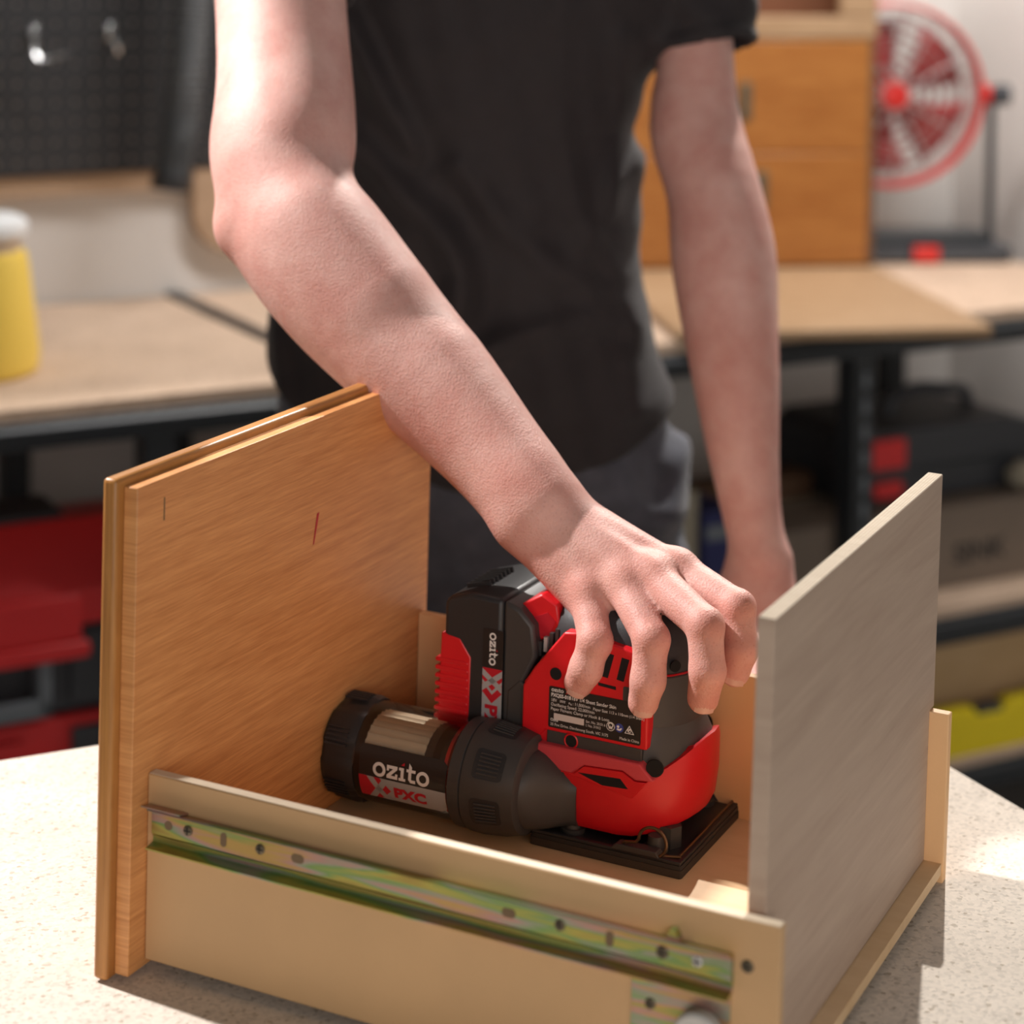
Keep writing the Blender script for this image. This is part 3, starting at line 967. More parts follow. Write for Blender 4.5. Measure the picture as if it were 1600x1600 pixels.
r_, s_, g_ = crossband(0.027, 0.0075, 0.0080, 0.0006)
mapped('badge_red', r_, bmap(0.0406), M['print_red'], bl)
mapped('badge_cross', s_, bmap(0.0407), M['print_silver'], bl)
mapped('badge_letters', shift(text_geo('PXC', 0.0125, 0.0006, sx=1.15), 0.0520, -0.0045), bmap(0.0407), M['print_red'], bl)
wm, dot, wd = ozito(0.0046)
mapped('badge_word', shift(wm, 0.0022, -0.0026), bmap(0.0407), M['print_white'], bl)
mapped('badge_dot', shift(dot, 0.0022, -0.0026), bmap(0.0407), M['print_red'], bl)

# ---- dust canister
CY, CZ = -0.0550, 0.0385
AX = (1, 0, 0)


def grip_rad(a, r):
    k = (math.degrees(a) % 60)
    return r * (1.0 if 10 < k < 50 else 0.955)


can = MB().lathe([(0.0, 0.0250), (0.0035, 0.0325), (0.008, 0.0352), (0.024, 0.0360), (0.0275, 0.0350), (0.0295, 0.0345)], (-0.2045, CY, CZ), AX, 72, rad=grip_rad).build('canister_cap', M['black'], sm, label='ribbed black end cap of the dust canister')
for k in range(6):
    for q in range(-2, 3):
        a = R(60 * k + 30 + q * 4.6)
        d = Vector((0, math.cos(a), math.sin(a)))
        c = Vector((-0.1890, CY, CZ)) + d * 0.0362
        MB().box((c.x - 0.0085, c.y - 0.0006, c.z - 0.0006), (c.x + 0.0085, c.y + 0.0006, c.z + 0.0006), Matrix.Rotation(a, 3, 'X')).build('rib', M['black'], can)
tb = MB().lathe([(0.0, 0.0335), (0.0745, 0.0335)], (-0.1760, CY, CZ), AX, 64, closed=False).build('dust_cup', M['clear'], sm, smooth=60, label='clear plastic dust cup')
flt = MB().lathe([(0, 0.0272), (0.046, 0.0272)], (-0.1715, CY, CZ), AX, 96, rad=lambda a, r: r + 0.0007 * math.cos(a * 32)).build('filter_cartridge', M['filter'], tb)
MB().lathe([(0, 0.0270), (0.006, 0.0270), (0.007, 0.018), (0.012, 0.018)], (-0.1254, CY, CZ), AX, 40).build('filter_end', M['black'], flt)
MB().lathe([(0, 0.0300), (0.0025, 0.0300)], (-0.1085, CY, CZ), AX, 40).build('inlet_flap', M['red'], tb)
MB().lathe([(0, 0.0338), (0.001, 0.0360), (0.009, 0.0362), (0.010, 0.0350)], (-0.1025, CY, CZ), AX, 64).build('collar', M['graphite'], sm)
hs = MB().lathe([(0, 0.0345), (0.0005, 0.0368), (0.010, 0.0372), (0.026, 0.0355), (0.037, 0.0325), (0.0385, 0.0290)], (-0.0923, CY, CZ), AX, 64).build('canister_housing', M['graphite'], sm, smooth=30)


def wrap(r):
    return lambda x, t: (x, CY - r * math.cos(t / r), CZ + r * math.sin(t / r))


for el in (34, -17, 85, 136, 187, 238):
    t0 = R(el) * 0.037
    g = subdiv2d(rrect(-0.0840, -0.0630, t0 - 0.010, t0 + 0.010, 0.003, 3), [tuple(range(16))], 0.004)
    pg = mapped('vent_pad', g, lambda x, t: ((lambda q: q)((x, CY - (0.0376 - max(0, x + 0.0815) * 0.13) * math.cos(t / 0.037), CZ + (0.0376 - max(0, x + 0.0815) * 0.13) * math.sin(t / 0.037)))), M['black'], hs)
    for i in range(6):
        t = t0 - 0.0065 + i * 0.0026
        a = t / 0.037
        d = Vector((0, -math.cos(a), math.sin(a)))
        c0 = Vector((-0.0805, CY, CZ)) + d * 0.0377
        c1 = Vector((-0.0660, CY, CZ)) + d * 0.0358
        MB().tube([c0, c1], 0.0006, 6).build('louvre', M['graphite'], hs)

# wrapped label
LR = 0.0338
lx0, lx1 = -0.1720, -0.1035
tl = [(lx0 + 0.002, -0.0038), (lx1, -0.0038), (lx1, 0.0140), (lx1 - 0.0040, 0.0172), (lx0 + 0.003, 0.0172), (lx0 + 0.002, 0.0162)]
cl = mapped('cup_label', subdiv2d(tl, [tuple(range(6))], 0.002), wrap(LR), M['print_black'], tb)
cl['label'] = 'black wrap label with white wordmark'
tl = [(lx0 + 0.002, -0.0208), (lx1 - 0.005, -0.0208), (lx1, -0.0170), (lx1, -0.0038), (lx0 + 0.002, -0.0038)]
mapped('label_silver', subdiv2d(tl, [tuple(range(5))], 0.002), wrap(LR), M['print_silver'], cl)
r_, s_, g_ = crossband(lx0 + 0.002, 0.0085, 0.0062, 0.0062)
up_ = lambda g: shift(g, 0, -0.0123)
mapped('label_red', subdiv2d(*up_(r_), 0.002), wrap(LR + 0.0001), M['print_red'], cl)
mapped('label_cross', subdiv2d(*up_(s_), 0.002), wrap(LR + 0.0002), M['print_silver'], cl)
mapped('label_letters', subdiv2d(*shift(text_geo('PXC', 0.0112, 0.0006, sx=1.15), -0.1435, -0.0165), 0.002), wrap(LR + 0.0002), M['print_red'], cl)
wm, dot, wd = ozito(0.0088)
mapped('label_word', subdiv2d(*shift(wm, -0.1590, -0.0022), 0.002), wrap(LR + 0.0002), M['print_white'], cl)
mapped('label_dot', subdiv2d(*shift(dot, -0.1590, -0.0022), 0.002), wrap(LR + 0.0002), M['print_red'], cl)

# neck from canister to skirt
rings = []
for i in range(9):
    t = i / 8
    e = t * t * (3 - 2 * t)
    x = -0.0570 + 0.0320 * t
    yc = CY + (-0.0345 - CY) * e
    zc = CZ - 0.0025 + (0.0315 - CZ) * e
    ry = 0.0268 + (0.0170 - 0.0268) * e
    rz = 0.0262 + (0.0172 - 0.0262) * e
    p = 2.0 + 1.6 * e
    ring = []
    for j in range(36):
        a = 2 * math.pi * j / 36
        c, s = math.cos(a), math.sin(a)
        ring.append((x, yc + ry * math.copysign(abs(c) ** (2 / p), c), zc + rz * math.copysign(abs(s) ** (2 / p), s)))
    rings.append(ring)
MB().loft(rings).build('dust_neck', M['graphite'], sm, smooth=50)

# ------------------------------------------------------------------ signed-distance modelling for the person
class Cap:
    """tapered capsule a -> b"""
    def __init__(s, a, b, r1, r2):
        s.a = np.array(a, np.float32)
        s.b = np.array(b, np.float32)
        s.r1, s.r2 = r1, r2
        rm = max(r1, r2)
        s.lo = np.minimum(s.a, s.b) - rm
        s.hi = np.maximum(s.a, s.b) + rm

    def d(s, X, Y, Z):
        ab = s.b - s.a
        L = float(ab @ ab) + 1e-12
        px, py, pz = X - s.a[0], Y - s.a[1], Z - s.a[2]
        t = np.clip((px * ab[0] + py * ab[1] + pz * ab[2]) / L, 0, 1)
        return np.sqrt((px - t * ab[0])**2 + (py - t * ab[1])**2 + (pz - t * ab[2])**2) - (s.r1 + t * (s.r2 - s.r1))


class Ell:
    """ellipsoid with optional rotation"""
    def __init__(s, c, r, rot=None):
        s.c = np.array(c, np.float32)
        s.r = np.array(r, np.float32)
        s.M = None if rot is None else np.array(rot, np.float32)
        m = float(max(r))
        s.lo = s.c - m
        s.hi = s.c + m

    def d(s, X, Y, Z):
        x, y, z = X - s.c[0], Y - s.c[1], Z - s.c[2]
        if s.M is not None:
            A = s.M
            x, y, z = A[0, 0] * x + A[1, 0] * y + A[2, 0] * z, A[0, 1] * x + A[1, 1] * y + A[2, 1] * z, A[0, 2] * x + A[1, 2] * y + A[2, 2] * z
        k0 = np.sqrt((x / s.r[0])**2 + (y / s.r[1])**2 + (z / s.r[2])**2)
        k1 = np.sqrt((x / s.r[0]**2)**2 + (y / s.r[1]**2)**2 + (z / s.r[2]**2)**2) + 1e-9
        return k0 * (k0 - 1.0) / k1


class Stack:
    """elliptical cross-sections stacked in z: rows of (z, cx, cy, a, b)"""
    def __init__(s, rows, power=2.0):
        A = np.array(rows, np.float32)
        s.A = A
        s.p = power
        s.lo = np.array([(A[:, 1] - A[:, 3]).min(), (A[:, 2] - A[:, 4]).min(), A[0, 0]])
        s.hi = np.array([(A[:, 1] + A[:, 3]).max(), (A[:, 2] + A[:, 4]).max(), A[-1, 0]])

    def d(s, X, Y, Z):
        A = s.A
        z = np.clip(Z, A[0, 0], A[-1, 0])
        f = lambda k: np.interp(z.ravel(), A[:, 0], A[:, k]).reshape(z.shape).astype(np.float32)
        cx, cy, a, b = f(1), f(2), f(3), f(4)
        x, y = np.abs(X - cx), np.abs(Y - cy)
        if s.p == 2.0:
            k0 = np.sqrt((x / a)**2 + (y / b)**2)
        else:
            k0 = ((x / a)**s.p + (y / b)**s.p)**(1.0 / s.p)
        k1 = np.sqrt((x / a**2)**2 + (y / b**2)**2) + 1e-6
        d = k0 * (k0 - 1.0) / k1
        d = np.where(k0 < 0.3, -np.minimum(a, b) * 0.6, d)
        return np.maximum(d, np.maximum(A[0, 0] - Z, Z - A[-1, 0]))


class Sub:
    """a smooth union used as one primitive"""
    def __init__(s, k, prims):
        s.k = k
        s.P = prims
        s.lo = np.min([p.lo for p in prims], 0)
        s.hi = np.max([p.hi for p in prims], 0)

    def d(s, X, Y, Z):
        g = None
        for p in s.P:
            q = p.d(X, Y, Z)
            g = q if g is None else smin(g, q, s.k)
        return g


def smin(a, b, k):
    if k <= 0:
        return np.minimum(a, b)
    h = np.maximum(k - np.abs(a - b), 0) / k
    return np.minimum(a, b) - h * h * k * 0.25


def smax(a, b, k):
    return -smin(-a, -b, k)


FAR = np.float32(0.06)


def field_from(groups):
    """groups: list of (k_inside, k_outside, [prims]); returns fn(X,Y,Z,lo,hi)"""
    def fn(X, Y, Z, lo, hi):
        D = None
        for kin, kout, prims in groups:
            g = None
            for p in prims:
                if np.any(p.lo - 0.045 > hi) or np.any(p.hi + 0.045 < lo):
                    continue
                q = p.d(X, Y, Z)
                g = q if g is None else smin(g, q, kin)
            if g is not None:
                D = g if D is None else smin(D, g, kout)
        if D is None:
            return None
        return D
    return fn


def surface_nets(fn, lo, hi, h, B=36):
    lo = np.floor(np.array(lo) / h).astype(int)
    hi = np.ceil(np.array(hi) / h).astype(int)
    S = 1 << 20
    keyf = lambda i, j, k: ((i.astype(np.int64) - lo[0] + 8) * 2048 + (j - lo[1] + 8)) * 2048 + (k - lo[2] + 8)
    VK, VP, Q = [], [], []
    for bi in range(lo[0], hi[0], B):
        for bj in range(lo[1], hi[1], B):
            for bk in range(lo[2], hi[2], B):
                blo = np.array([bi, bj, bk]) * h
                bhi = blo + (B + 1) * h
                i = np.arange(bi, bi + B + 1)
                j = np.arange(bj, bj + B + 1)
                k = np.arange(bk, bk + B + 1)
                # cheap look first
                c = np.meshgrid(i[::6] * h, j[::6] * h, k[::6] * h, indexing='ij')
                D0 = fn(*[a.astype(np.float32) for a in c], blo, bhi)
                if D0 is None or D0.min() > 6 * h * 1.3 or D0.max() < -6 * h * 1.3:
                    continue
                X, Y, Z = [a.astype(np.float32) for a in np.meshgrid(i * h, j * h, k * h, indexing='ij')]
                D = fn(X, Y, Z, blo, bhi)
                if D is None:
                    continue
                s = D < 0
                if not s.any() or s.all():
                    continue
                # cell vertices
                c8 = [D[a:B + a, b:B + b, e:B + e] for a in (0, 1) for b in (0, 1) for e in (0, 1)]
                s8 = sum((q < 0).astype(np.int8) for q in c8)
                cells = np.argwhere((s8 > 0) & (s8 < 8))
                if len(cells):
                    ci, cj, ck = cells.T
                    v8 = np.stack([q[ci, cj, ck] for q in c8], 1).astype(np.float64)
                    acc = np.zeros((len(cells), 3))
                    cnt = np.zeros(len(cells))
                    off = np.array([(a, b, e) for a in (0, 1) for b in (0, 1) for e in (0, 1)], float)
                    for p in range(8):
                        for q in range(p + 1, 8):
                            if np.abs(off[p] - off[q]).sum() != 1:
                                continue
                            A, Bv = v8[:, p], v8[:, q]
                            m = (A < 0) != (Bv < 0)
                            t = np.where(m, A / (A - Bv + 1e-20), 0)
                            acc += np.where(m[:, None], off[p] + (off[q] - off[p]) * t[:, None], 0)
                            cnt += m
                    pos = (cells + np.array([bi, bj, bk]) + acc / cnt[:, None]) * h
                    VK.append(keyf(ci + bi, cj + bj, ck + bk))
                    VP.append(pos)
                # quads on sign-changing edges whose lower corner lies in this block
                for ax in range(3):
                    sl0 = [slice(0, B)] * 3
                    sl1 = [slice(0, B)] * 3
                    sl1[ax] = slice(1, B + 1)
                    a = s[tuple(sl0)]
                    b = s[tuple(sl1)]
                    e = np.argwhere(a != b)
                    if not len(e):
                        continue
                    ins = a[tuple(e.T)]
                    e = e + np.array([bi, bj, bk])
                    o1, o2 = (ax + 1) % 3, (ax + 2) % 3
                    ks = []
                    for d1, d2 in ((1, 1), (0, 1), (0, 0), (1, 0)):
                        g = e.copy()
                        g[:, o1] -= d1
                        g[:, o2] -= d2
                        ks.append(keyf(g[:, 0], g[:, 1], g[:, 2]))
                    q = np.stack(ks, 1)
                    q[~ins] = q[~ins][:, ::-1]
                    Q.append(q)
    VK = np.concatenate(VK)
    VP = np.concatenate(VP)
    Q = np.concatenate(Q)
    u, idx = np.unique(VK, return_index=True)
    VP = VP[idx]
    f = np.searchsorted(u, Q)
    f = np.clip(f, 0, len(u) - 1)
    ok = (u[f] == Q).all(1)
    return VP, f[ok]


def relax(V, F, n=2, lam=0.5):
    E = np.concatenate([F[:, [0, 1]], F[:, [1, 2]], F[:, [2, 3]], F[:, [3, 0]]])
    cnt = np.bincount(E[:, 0], minlength=len(V)) + np.bincount(E[:, 1], minlength=len(V)) + 1e-9
    for it in range(n):
        for l in (lam, -lam * 1.02):
            S = np.zeros_like(V)
            for c in range(3):
                S[:, c] = np.bincount(E[:, 0], V[E[:, 1], c], len(V)) + np.bincount(E[:, 1], V[E[:, 0], c], len(V))
            V = V + l * (S / cnt[:, None] - V)
    return V


def np_mesh(name, V, F):
    me = bpy.data.meshes.new(name)
    me.vertices.add(len(V))
    me.vertices.foreach_set('co', V.astype(np.float32).ravel())
    me.loops.add(len(F) * 4)
    me.loops.foreach_set('vertex_index', F.astype(np.int32).ravel())
    me.polygons.add(len(F))
    me.polygons.foreach_set('loop_start', np.arange(0, len(F) * 4, 4, dtype=np.int32))
    me.update(calc_edges=True)
    me.validate()
    me.shade_smooth()
    return me


def cr_chain(pts, rad, n=4):
    """chain through a smooth curve"""
    A = np.array([tuple(p) + (r,) for p, r in zip(pts, rad)], float)
    Q = np.concatenate([[2 * A[0] - A[1]], A, [2 * A[-1] - A[-2]]])
    out = []
    for i in range(1, len(Q) - 2):
        for j in range(n):
            t = j / n
            a, b, c, d = Q[i - 1], Q[i], Q[i + 1], Q[i + 2]
            out.append(0.5 * ((2 * b) + (c - a) * t + (2 * a - 5 * b + 4 * c - d) * t * t + (3 * b - a - 3 * c + d) * t ** 3))
    out.append(A[-1])
    return [Cap(p[:3], q[:3], p[3], q[3]) for p, q in zip(out[:-1], out[1:])]


def chain(pts, rad):
    return [Cap(pts[i], pts[i + 1], rad[i], rad[i + 1]) for i in range(len(pts) - 1)]


# ---- joints (metres, world)
RA = [(-0.205, 1.950, 1.560), (-0.192, 1.790, 1.500), (-0.1765, 1.695, 1.397), (-0.1745, 1.640, 1.336)]
RF = [(-0.160, 1.622, 1.310), (-0.1257, 1.600, 1.2680), (-0.0859, 1.575, 1.2300), (-0.0424, 1.545, 1.1925), (0.0005, 1.511, 1.1510), (0.0235, 1.489, 1.1265)]
FING = {
    'pinky': ([(0.0560, 1.449, 1.0815), (0.0603, 1.420, 1.0588), (0.0545, 1.420, 1.0400), (0.0500, 1.4245, 1.0290)], [0.0128, 0.0112, 0.0109, 0.0100]),
    'ring': ([(0.0800, 1.442, 1.0910), (0.0962, 1.400, 1.0672), (0.0942, 1.395, 1.0415), (0.0915, 1.399, 1.0255)], [0.0134, 0.0117, 0.0113, 0.0102]),
    'middle': ([(0.0990, 1.440, 1.0960), (0.1303, 1.389, 1.0800), (0.1316, 1.381, 1.0530), (0.1294, 1.386, 1.0335)], [0.0136, 0.0119, 0.0116, 0.0104]),
    'index': ([(0.1170, 1.453, 1.0970), (0.1535, 1.412, 1.0850), (0.1560, 1.404, 1.0605), (0.1520, 1.406, 1.0440)], [0.0130, 0.0113, 0.0110, 0.0100]),
}
THUMB = [(0.052, 1.510, 1.112), (0.088, 1.530, 1.088), (0.112, 1.522, 1.062), (0.124, 1.508, 1.043)]
LA = [(0.1700, 2.105, 1.5200), (0.1756, 2.078, 1.4371), (0.1771, 2.066, 1.4009), (0.1762, 2.046, 1.3414), (0.1908, 2.010, 1.2851), (0.1981, 1.985, 1.2290),
      (0.2018, 1.955, 1.1752), (0.2058, 1.925, 1.1231), (0.2097, 1.900, 1.0714), (0.2156, 1.880, 1.0197), (0.2221, 1.868, 0.9864)]
WR = np.array(RF[-1])
ELB = np.array((-0.1985, 1.628, 1.303))
groups = []
# torso, neck, head (the trunk is under the shirt)
groups.append((0.03, 0.02, [Ell((-0.048, 2.14, 1.18), (0.125, 0.080, 0.20)), Ell((-0.040, 2.10, 1.41), (0.110, 0.080, 0.14)), Cap((-0.180, 1.985, 1.552), (0.130, 2.100, 1.515), 0.040, 0.034),
                            Cap((-0.014, 2.050, 1.55), (-0.016, 1.960, 1.66), 0.056, 0.052)]))
groups.append((0.03, 0.03, [Ell((-0.020, 1.900, 1.745), (0.076, 0.098, 0.108)), Ell((-0.020, 1.868, 1.695), (0.060, 0.078, 0.078)), Cap((-0.020, 1.800, 1.735), (-0.020, 1.790, 1.702), 0.010, 0.014),
                            Ell((-0.098, 1.91, 1.730), (0.012, 0.022, 0.034)), Ell((0.058, 1.91, 1.730), (0.012, 0.022, 0.034)), Cap((-0.035, 1.803, 1.668), (-0.005, 1.803, 1.668), 0.010, 0.010)]))
# right arm
groups.append((0.03, 0.012, cr_chain(RA, [0.052, 0.0440, 0.0425, 0.0430])))
groups.append((0.022, 0.020, cr_chain(RF, [0.0450, 0.0440, 0.0390, 0.0325, 0.0240, 0.0205])
               + [Cap((-0.150, 1.603, 1.310), (-0.098, 1.572, 1.258), 0.031, 0.029), Cap(ELB, (-0.150, 1.615, 1.270), 0.0215, 0.027),
                  Cap((-0.060, 1.558, 1.196), (0.010, 1.508, 1.132), 0.0250, 0.0155), Cap((-0.050, 1.548, 1.212), (0.026, 1.484, 1.138), 0.0220, 0.0150)]))
groups.append((0.010, 0.012, [Ell((-0.2005, 1.624, 1.3035), (0.018, 0.018, 0.020)), Ell((0.0085, 1.4905, 1.1505), (0.0105, 0.010, 0.0100))]))
# right palm: metacarpals
mc = [np.array(FING[k][0][0]) for k in ('pinky', 'ring', 'middle', 'index')]
side = mc[3] - mc[0]
side /= np.linalg.norm(side)
palm = []
for i, p in enumerate(mc):
    a = WR + side * (-0.014 + 0.0095 * i) + np.array((0.004, -0.003, -0.003))
    palm.append(Cap(a, p + np.array((0, 0.003, -0.002)), 0.0140, 0.0120))
palm.append(Cap(WR + side * -0.012 + np.array((0, 0.0, -0.010)), mc[0] + np.array((0.0, 0.008, -0.008)), 0.0150, 0.0120))
palm.append(Cap(WR + side * 0.018 + np.array((0, 0.006, -0.008)), mc[3] + np.array((-0.01, 0.012, -0.010)), 0.0145, 0.0115))
palm.append(Cap(WR + side * 0.002 + np.array((0, 0.0, 0.0)), (mc[1] + mc[2]) / 2 + np.array((-0.006, 0.010, -0.006)), 0.0165, 0.0125))
groups.append((0.014, 0.016, palm))
# webs between the knuckles
web = []
for i in range(3):
    a = FING[['pinky', 'ring', 'middle', 'index'][i]][0]
    b = FING[['pinky', 'ring', 'middle', 'index'][i + 1]][0]
    pa = np.array(a[0]) * 0.86 + np.array(a[1]) * 0.14
    pb = np.array(b[0]) * 0.86 + np.array(b[1]) * 0.14
    web.append(Cap(pa + np.array((0, 0.005, -0.003)), pb + np.array((0, 0.005, -0.003)), 0.0080, 0.0080))
fsub = []
for k in FING:
    P, rr = FING[k]
    g = chain(P, rr)
    # knuckle pads and flexion bulk
    pip = np.array(P[1])
    out = pip - (np.array(P[0]) + np.array(P[2])) / 2
    out /= np.linalg.norm(out)
    g.append(Ell(pip + out * 0.0020, (0.0104, 0.0104, 0.0100)))
    fsub.append(Sub(0.004, g))
groups.append((0.0028, 0.008, fsub))
groups.append((0.004, 0.007, web))
# knuckles and tendons on the back of the hand
tend = []
for i, p in enumerate(mc):
    nrm = np.array((0.10, -0.62, 0.78))
    tend.append((Ell(p + nrm * 0.0060, (0.0088, 0.0085, 0.0080))))
    tend.append(Cap(WR + side * (-0.010 + 0.006 * i) + nrm * 0.0112, p + nrm * 0.0098, 0.0034, 0.0032))
groups.append((0.008, 0.010, tend))
groups.append((0.012, 0.012, chain(THUMB, [0.0165, 0.0125, 0.0118, 0.0100])))
# left arm
groups.append((0.006, 0.005, cr_chain(LA, [0.038, 0.0350, 0.0350, 0.0425, 0.0425, 0.0470, 0.0425, 0.0370, 0.0305, 0.0245, 0.0222], 3)))
LWR = np.array(LA[-1])
LM = [np.array(p) for p in ((0.2000, 1.845, 0.9262), (0.2143, 1.835, 0.9248), (0.2302, 1.830, 0.9244), (0.2452, 1.834, 0.9268))]
lp = []
for i, p in enumerate(LM):
    lp.append(Cap(LWR + np.array((-0.010 + 0.007 * i, -0.002, -0.010)), p, 0.0170, 0.0122))
groups.append((0.014, 0.014, lp))
lf = []
for i, p in enumerate(LM):
    dx = -0.004 + 0.003 * i
    f = [p, p + np.array((dx, -0.038, 0.003)), p + np.array((dx * 1.5, -0.062, -0.006)), np.array((p[0] + dx * 1.8, p[1] - 0.080, 0.9100))]
    lf.append(Sub(0.006, chain(f, [0.0118, 0.0105, 0.0098, 0.0092])))
groups.append((0.002, 0.007, lf))
groups.append((0.010, 0.012, chain([LWR + np.array((-0.014, -0.004, -0.020)), (0.1800, 1.838, 0.9460), (0.1670, 1.815, 0.9270), (0.1610, 1.795, 0.9110)], [0.0165, 0.0125, 0.0112, 0.0096])))

body_fn = field_from(groups)
V, F = surface_nets(body_fn, (-0.30, 1.34, 0.88), (0.30, 2.28, 1.92), 0.0021)
V = relax(V, F, 3)
# creases are cut as shallow ring dents across the backs of the finger joints
n_body = len(V)
me = np_mesh('person_body', V, F)
# blood-flushed zones of the skin: knuckles, fingertips, elbow, wrist bone
fl = np.zeros(len(V))


def flush(c, r, a):
    global fl
    d = np.linalg.norm(V - np.array(c), axis=1)
    fl = np.maximum(fl, a * np.exp(-(d / r)**2))


for k in FING:
    P = FING[k][0]
    flush(P[3], 0.020, 0.55)
    flush(P[2], 0.016, 0.45)
    flush(np.array(P[1]) + np.array((0, -0.008, 0.004)), 0.014, 0.45)
    flush(np.array(P[0]) + np.array((0, -0.008, 0.010)), 0.014, 0.42)
flush(ELB, 0.040, 0.45)
flush((0.0085, 1.482, 1.153), 0.018, 0.5)
flush((-0.03, 1.52, 1.17), 0.05, 0.22)
flush(LM[1], 0.05, 0.35)
flush((0.206, 1.90, 1.12), 0.07, 0.25)
at = me.color_attributes.new('flush', 'FLOAT_COLOR', 'POINT')
buf = np.ones((len(V), 4), np.float32)
buf[:, 0] = fl
buf[:, 1] = fl
buf[:, 2] = fl
at.data.foreach_set('color', buf.ravel())
person = put('person', me, M['skin'])
tag(person, 'person in a charcoal short-sleeved shirt pressing down on the sander with one hand', 'person')
# nails
for k in FING:
    P = [np.array(p) for p in FING[k][0]]
    ax = (P[3] - P[2]) / np.linalg.norm(P[3] - P[2])
    outd = np.array((0.12, -0.95, 0.25))
    outd = outd - ax * (outd @ ax)
    outd /= np.linalg.norm(outd)
    sd_ = np.cross(ax, outd)
    r = FING[k][1][3]
    c = P[3] + ax * (r * 0.62)
    VV, FF = [], []
    nu, nv = 5, 7
    for i in range(nu):
        for j in range(nv):
            t = -0.0010 + 0.0058 * i / (nu - 1)
            a = R(-40 + 80 * j / (nv - 1))
            p = P[3] + ax * (t + 0.0010) + outd * (r * 0.985 * math.cos(a)) * math.cos(max(0, t) / r * 0.9) + sd_ * (r * 0.95 * math.sin(a))
            VV.append(p)
    for i in range(nu - 1):
        for j in range(nv - 1):
            FF.append((i * nv + j, i * nv + j + 1, (i + 1) * nv + j + 1, (i + 1) * nv + j))
    MB().add(VV, FF).build('finger_nail', M['nail'], person)

# ---- shirt
torso = Stack([(0.9465, -0.0318, 2.1412, 0.2120, 0.1431), (1.0313, -0.0360, 2.1412, 0.2099, 0.1399), (1.0737, -0.0392, 2.1412, 0.2046, 0.1357), (1.1161, -0.0445, 2.1412, 0.1919, 0.1293), (1.1585, -0.0488, 2.1412, 0.1823, 0.1240), (1.2327, -0.0498, 2.1359, 0.1813, 0.1230), (1.2857, -0.0498, 2.1306, 0.1813, 0.1240), (1.3334, -0.0488, 2.1200, 0.1696, 0.1251), (1.3758, -0.0424, 2.1115, 0.1749, 0.1272), (1.4235, -0.0350, 2.1009, 0.1908, 0.1293), (1.4977, -0.0233, 2.0829, 0.2035, 0.1251), (1.5507, -0.0159, 2.0691, 0.1855, 0.1060), (1.5878, -0.0127, 2.0617, 0.1166, 0.0827), (1.6143, -0.0127, 2.0585, 0.0795, 0.0742)])


class Folds:
    """cloth ridges and dents along polylines on the front of the shirt (x, z), height, width"""
    L = [([(-0.1590, 1.4500), (-0.1272, 1.3917), (-0.0912, 1.3228)], 0.013, 0.013), ([(-0.1357, 1.4553), (-0.1039, 1.3917), (-0.0700, 1.3175)], -0.008, 0.014),
         ([(-0.1590, 1.3387), (-0.1060, 1.2857), (-0.0615, 1.2412), (-0.0424, 1.2062), (-0.0488, 1.1638)], 0.014, 0.015), ([(-0.1113, 1.3387), (-0.0636, 1.2857), (-0.0212, 1.2327), (-0.0127, 1.1797)], -0.008, 0.018),
         ([(-0.1749, 1.2698), (-0.1272, 1.2062), (-0.0901, 1.1479)], 0.008, 0.016), ([(0.0424, 1.4659), (0.0498, 1.3387), (0.0657, 1.2645), (0.1060, 1.1956)], 0.006, 0.011),
         ([(0.1039, 1.4288), (0.1039, 1.3281), (0.0996, 1.2592)], 0.006, 0.010), ([(0.1187, 1.1638), (0.0636, 1.1956), (0.0000, 1.2455), (-0.0477, 1.3069)], 0.007, 0.013),
         ([(0.1219, 1.1479), (0.0742, 1.1585), (0.0212, 1.1501), (-0.0424, 1.1267)], 0.008, 0.012),
         ([(0.1325, 1.1532), (0.1187, 1.1161), (0.1251, 1.0684)], 0.010, 0.014), ([(-0.2279, 1.1426), (-0.2173, 1.0843), (-0.2067, 1.0313)], 0.009, 0.012),
         ([(-0.0106, 1.1373), (-0.0636, 1.1108), (-0.1166, 1.0949)], 0.006, 0.012), ([(0.1484, 1.3175), (0.1060, 1.2857), (0.0742, 1.2327)], 0.005, 0.013)]

    @classmethod
    def disp(c, X, Y, Z):
        D = np.zeros_like(X)
        for pts, hgt, wid in c.L:
            best = None
            for (x0, z0), (x1, z1) in zip(pts[:-1], pts[1:]):
                dx, dz = x1 - x0, z1 - z0
                t = np.clip(((X - x0) * dx + (Z - z0) * dz) / (dx * dx + dz * dz), 0, 1)
                d2 = (X - x0 - t * dx)**2 + (Z - z0 - t * dz)**2
                best = d2 if best is None else np.minimum(best, d2)
            D += hgt * np.exp(-best / (wid * wid))
        D += 0.0022 * np.sin(Z * 70 + X * 60) * np.sin(X * 95 - Z * 35)
        return D * (Y < 2.15)


RS = [Cap((-0.180, 1.990, 1.560), (-0.190, 1.800, 1.512), 0.068, 0.060), Cap((-0.190, 1.800, 1.510), (-0.1865, 1.765, 1.474), 0.0590, 0.0575)]
LS = [Cap((0.140, 2.105, 1.515), (0.172, 2.095, 1.480), 0.064, 0.060), Cap((0.172, 2.095, 1.480), (0.1900, 2.070, 1.395), 0.0595, 0.0540)]


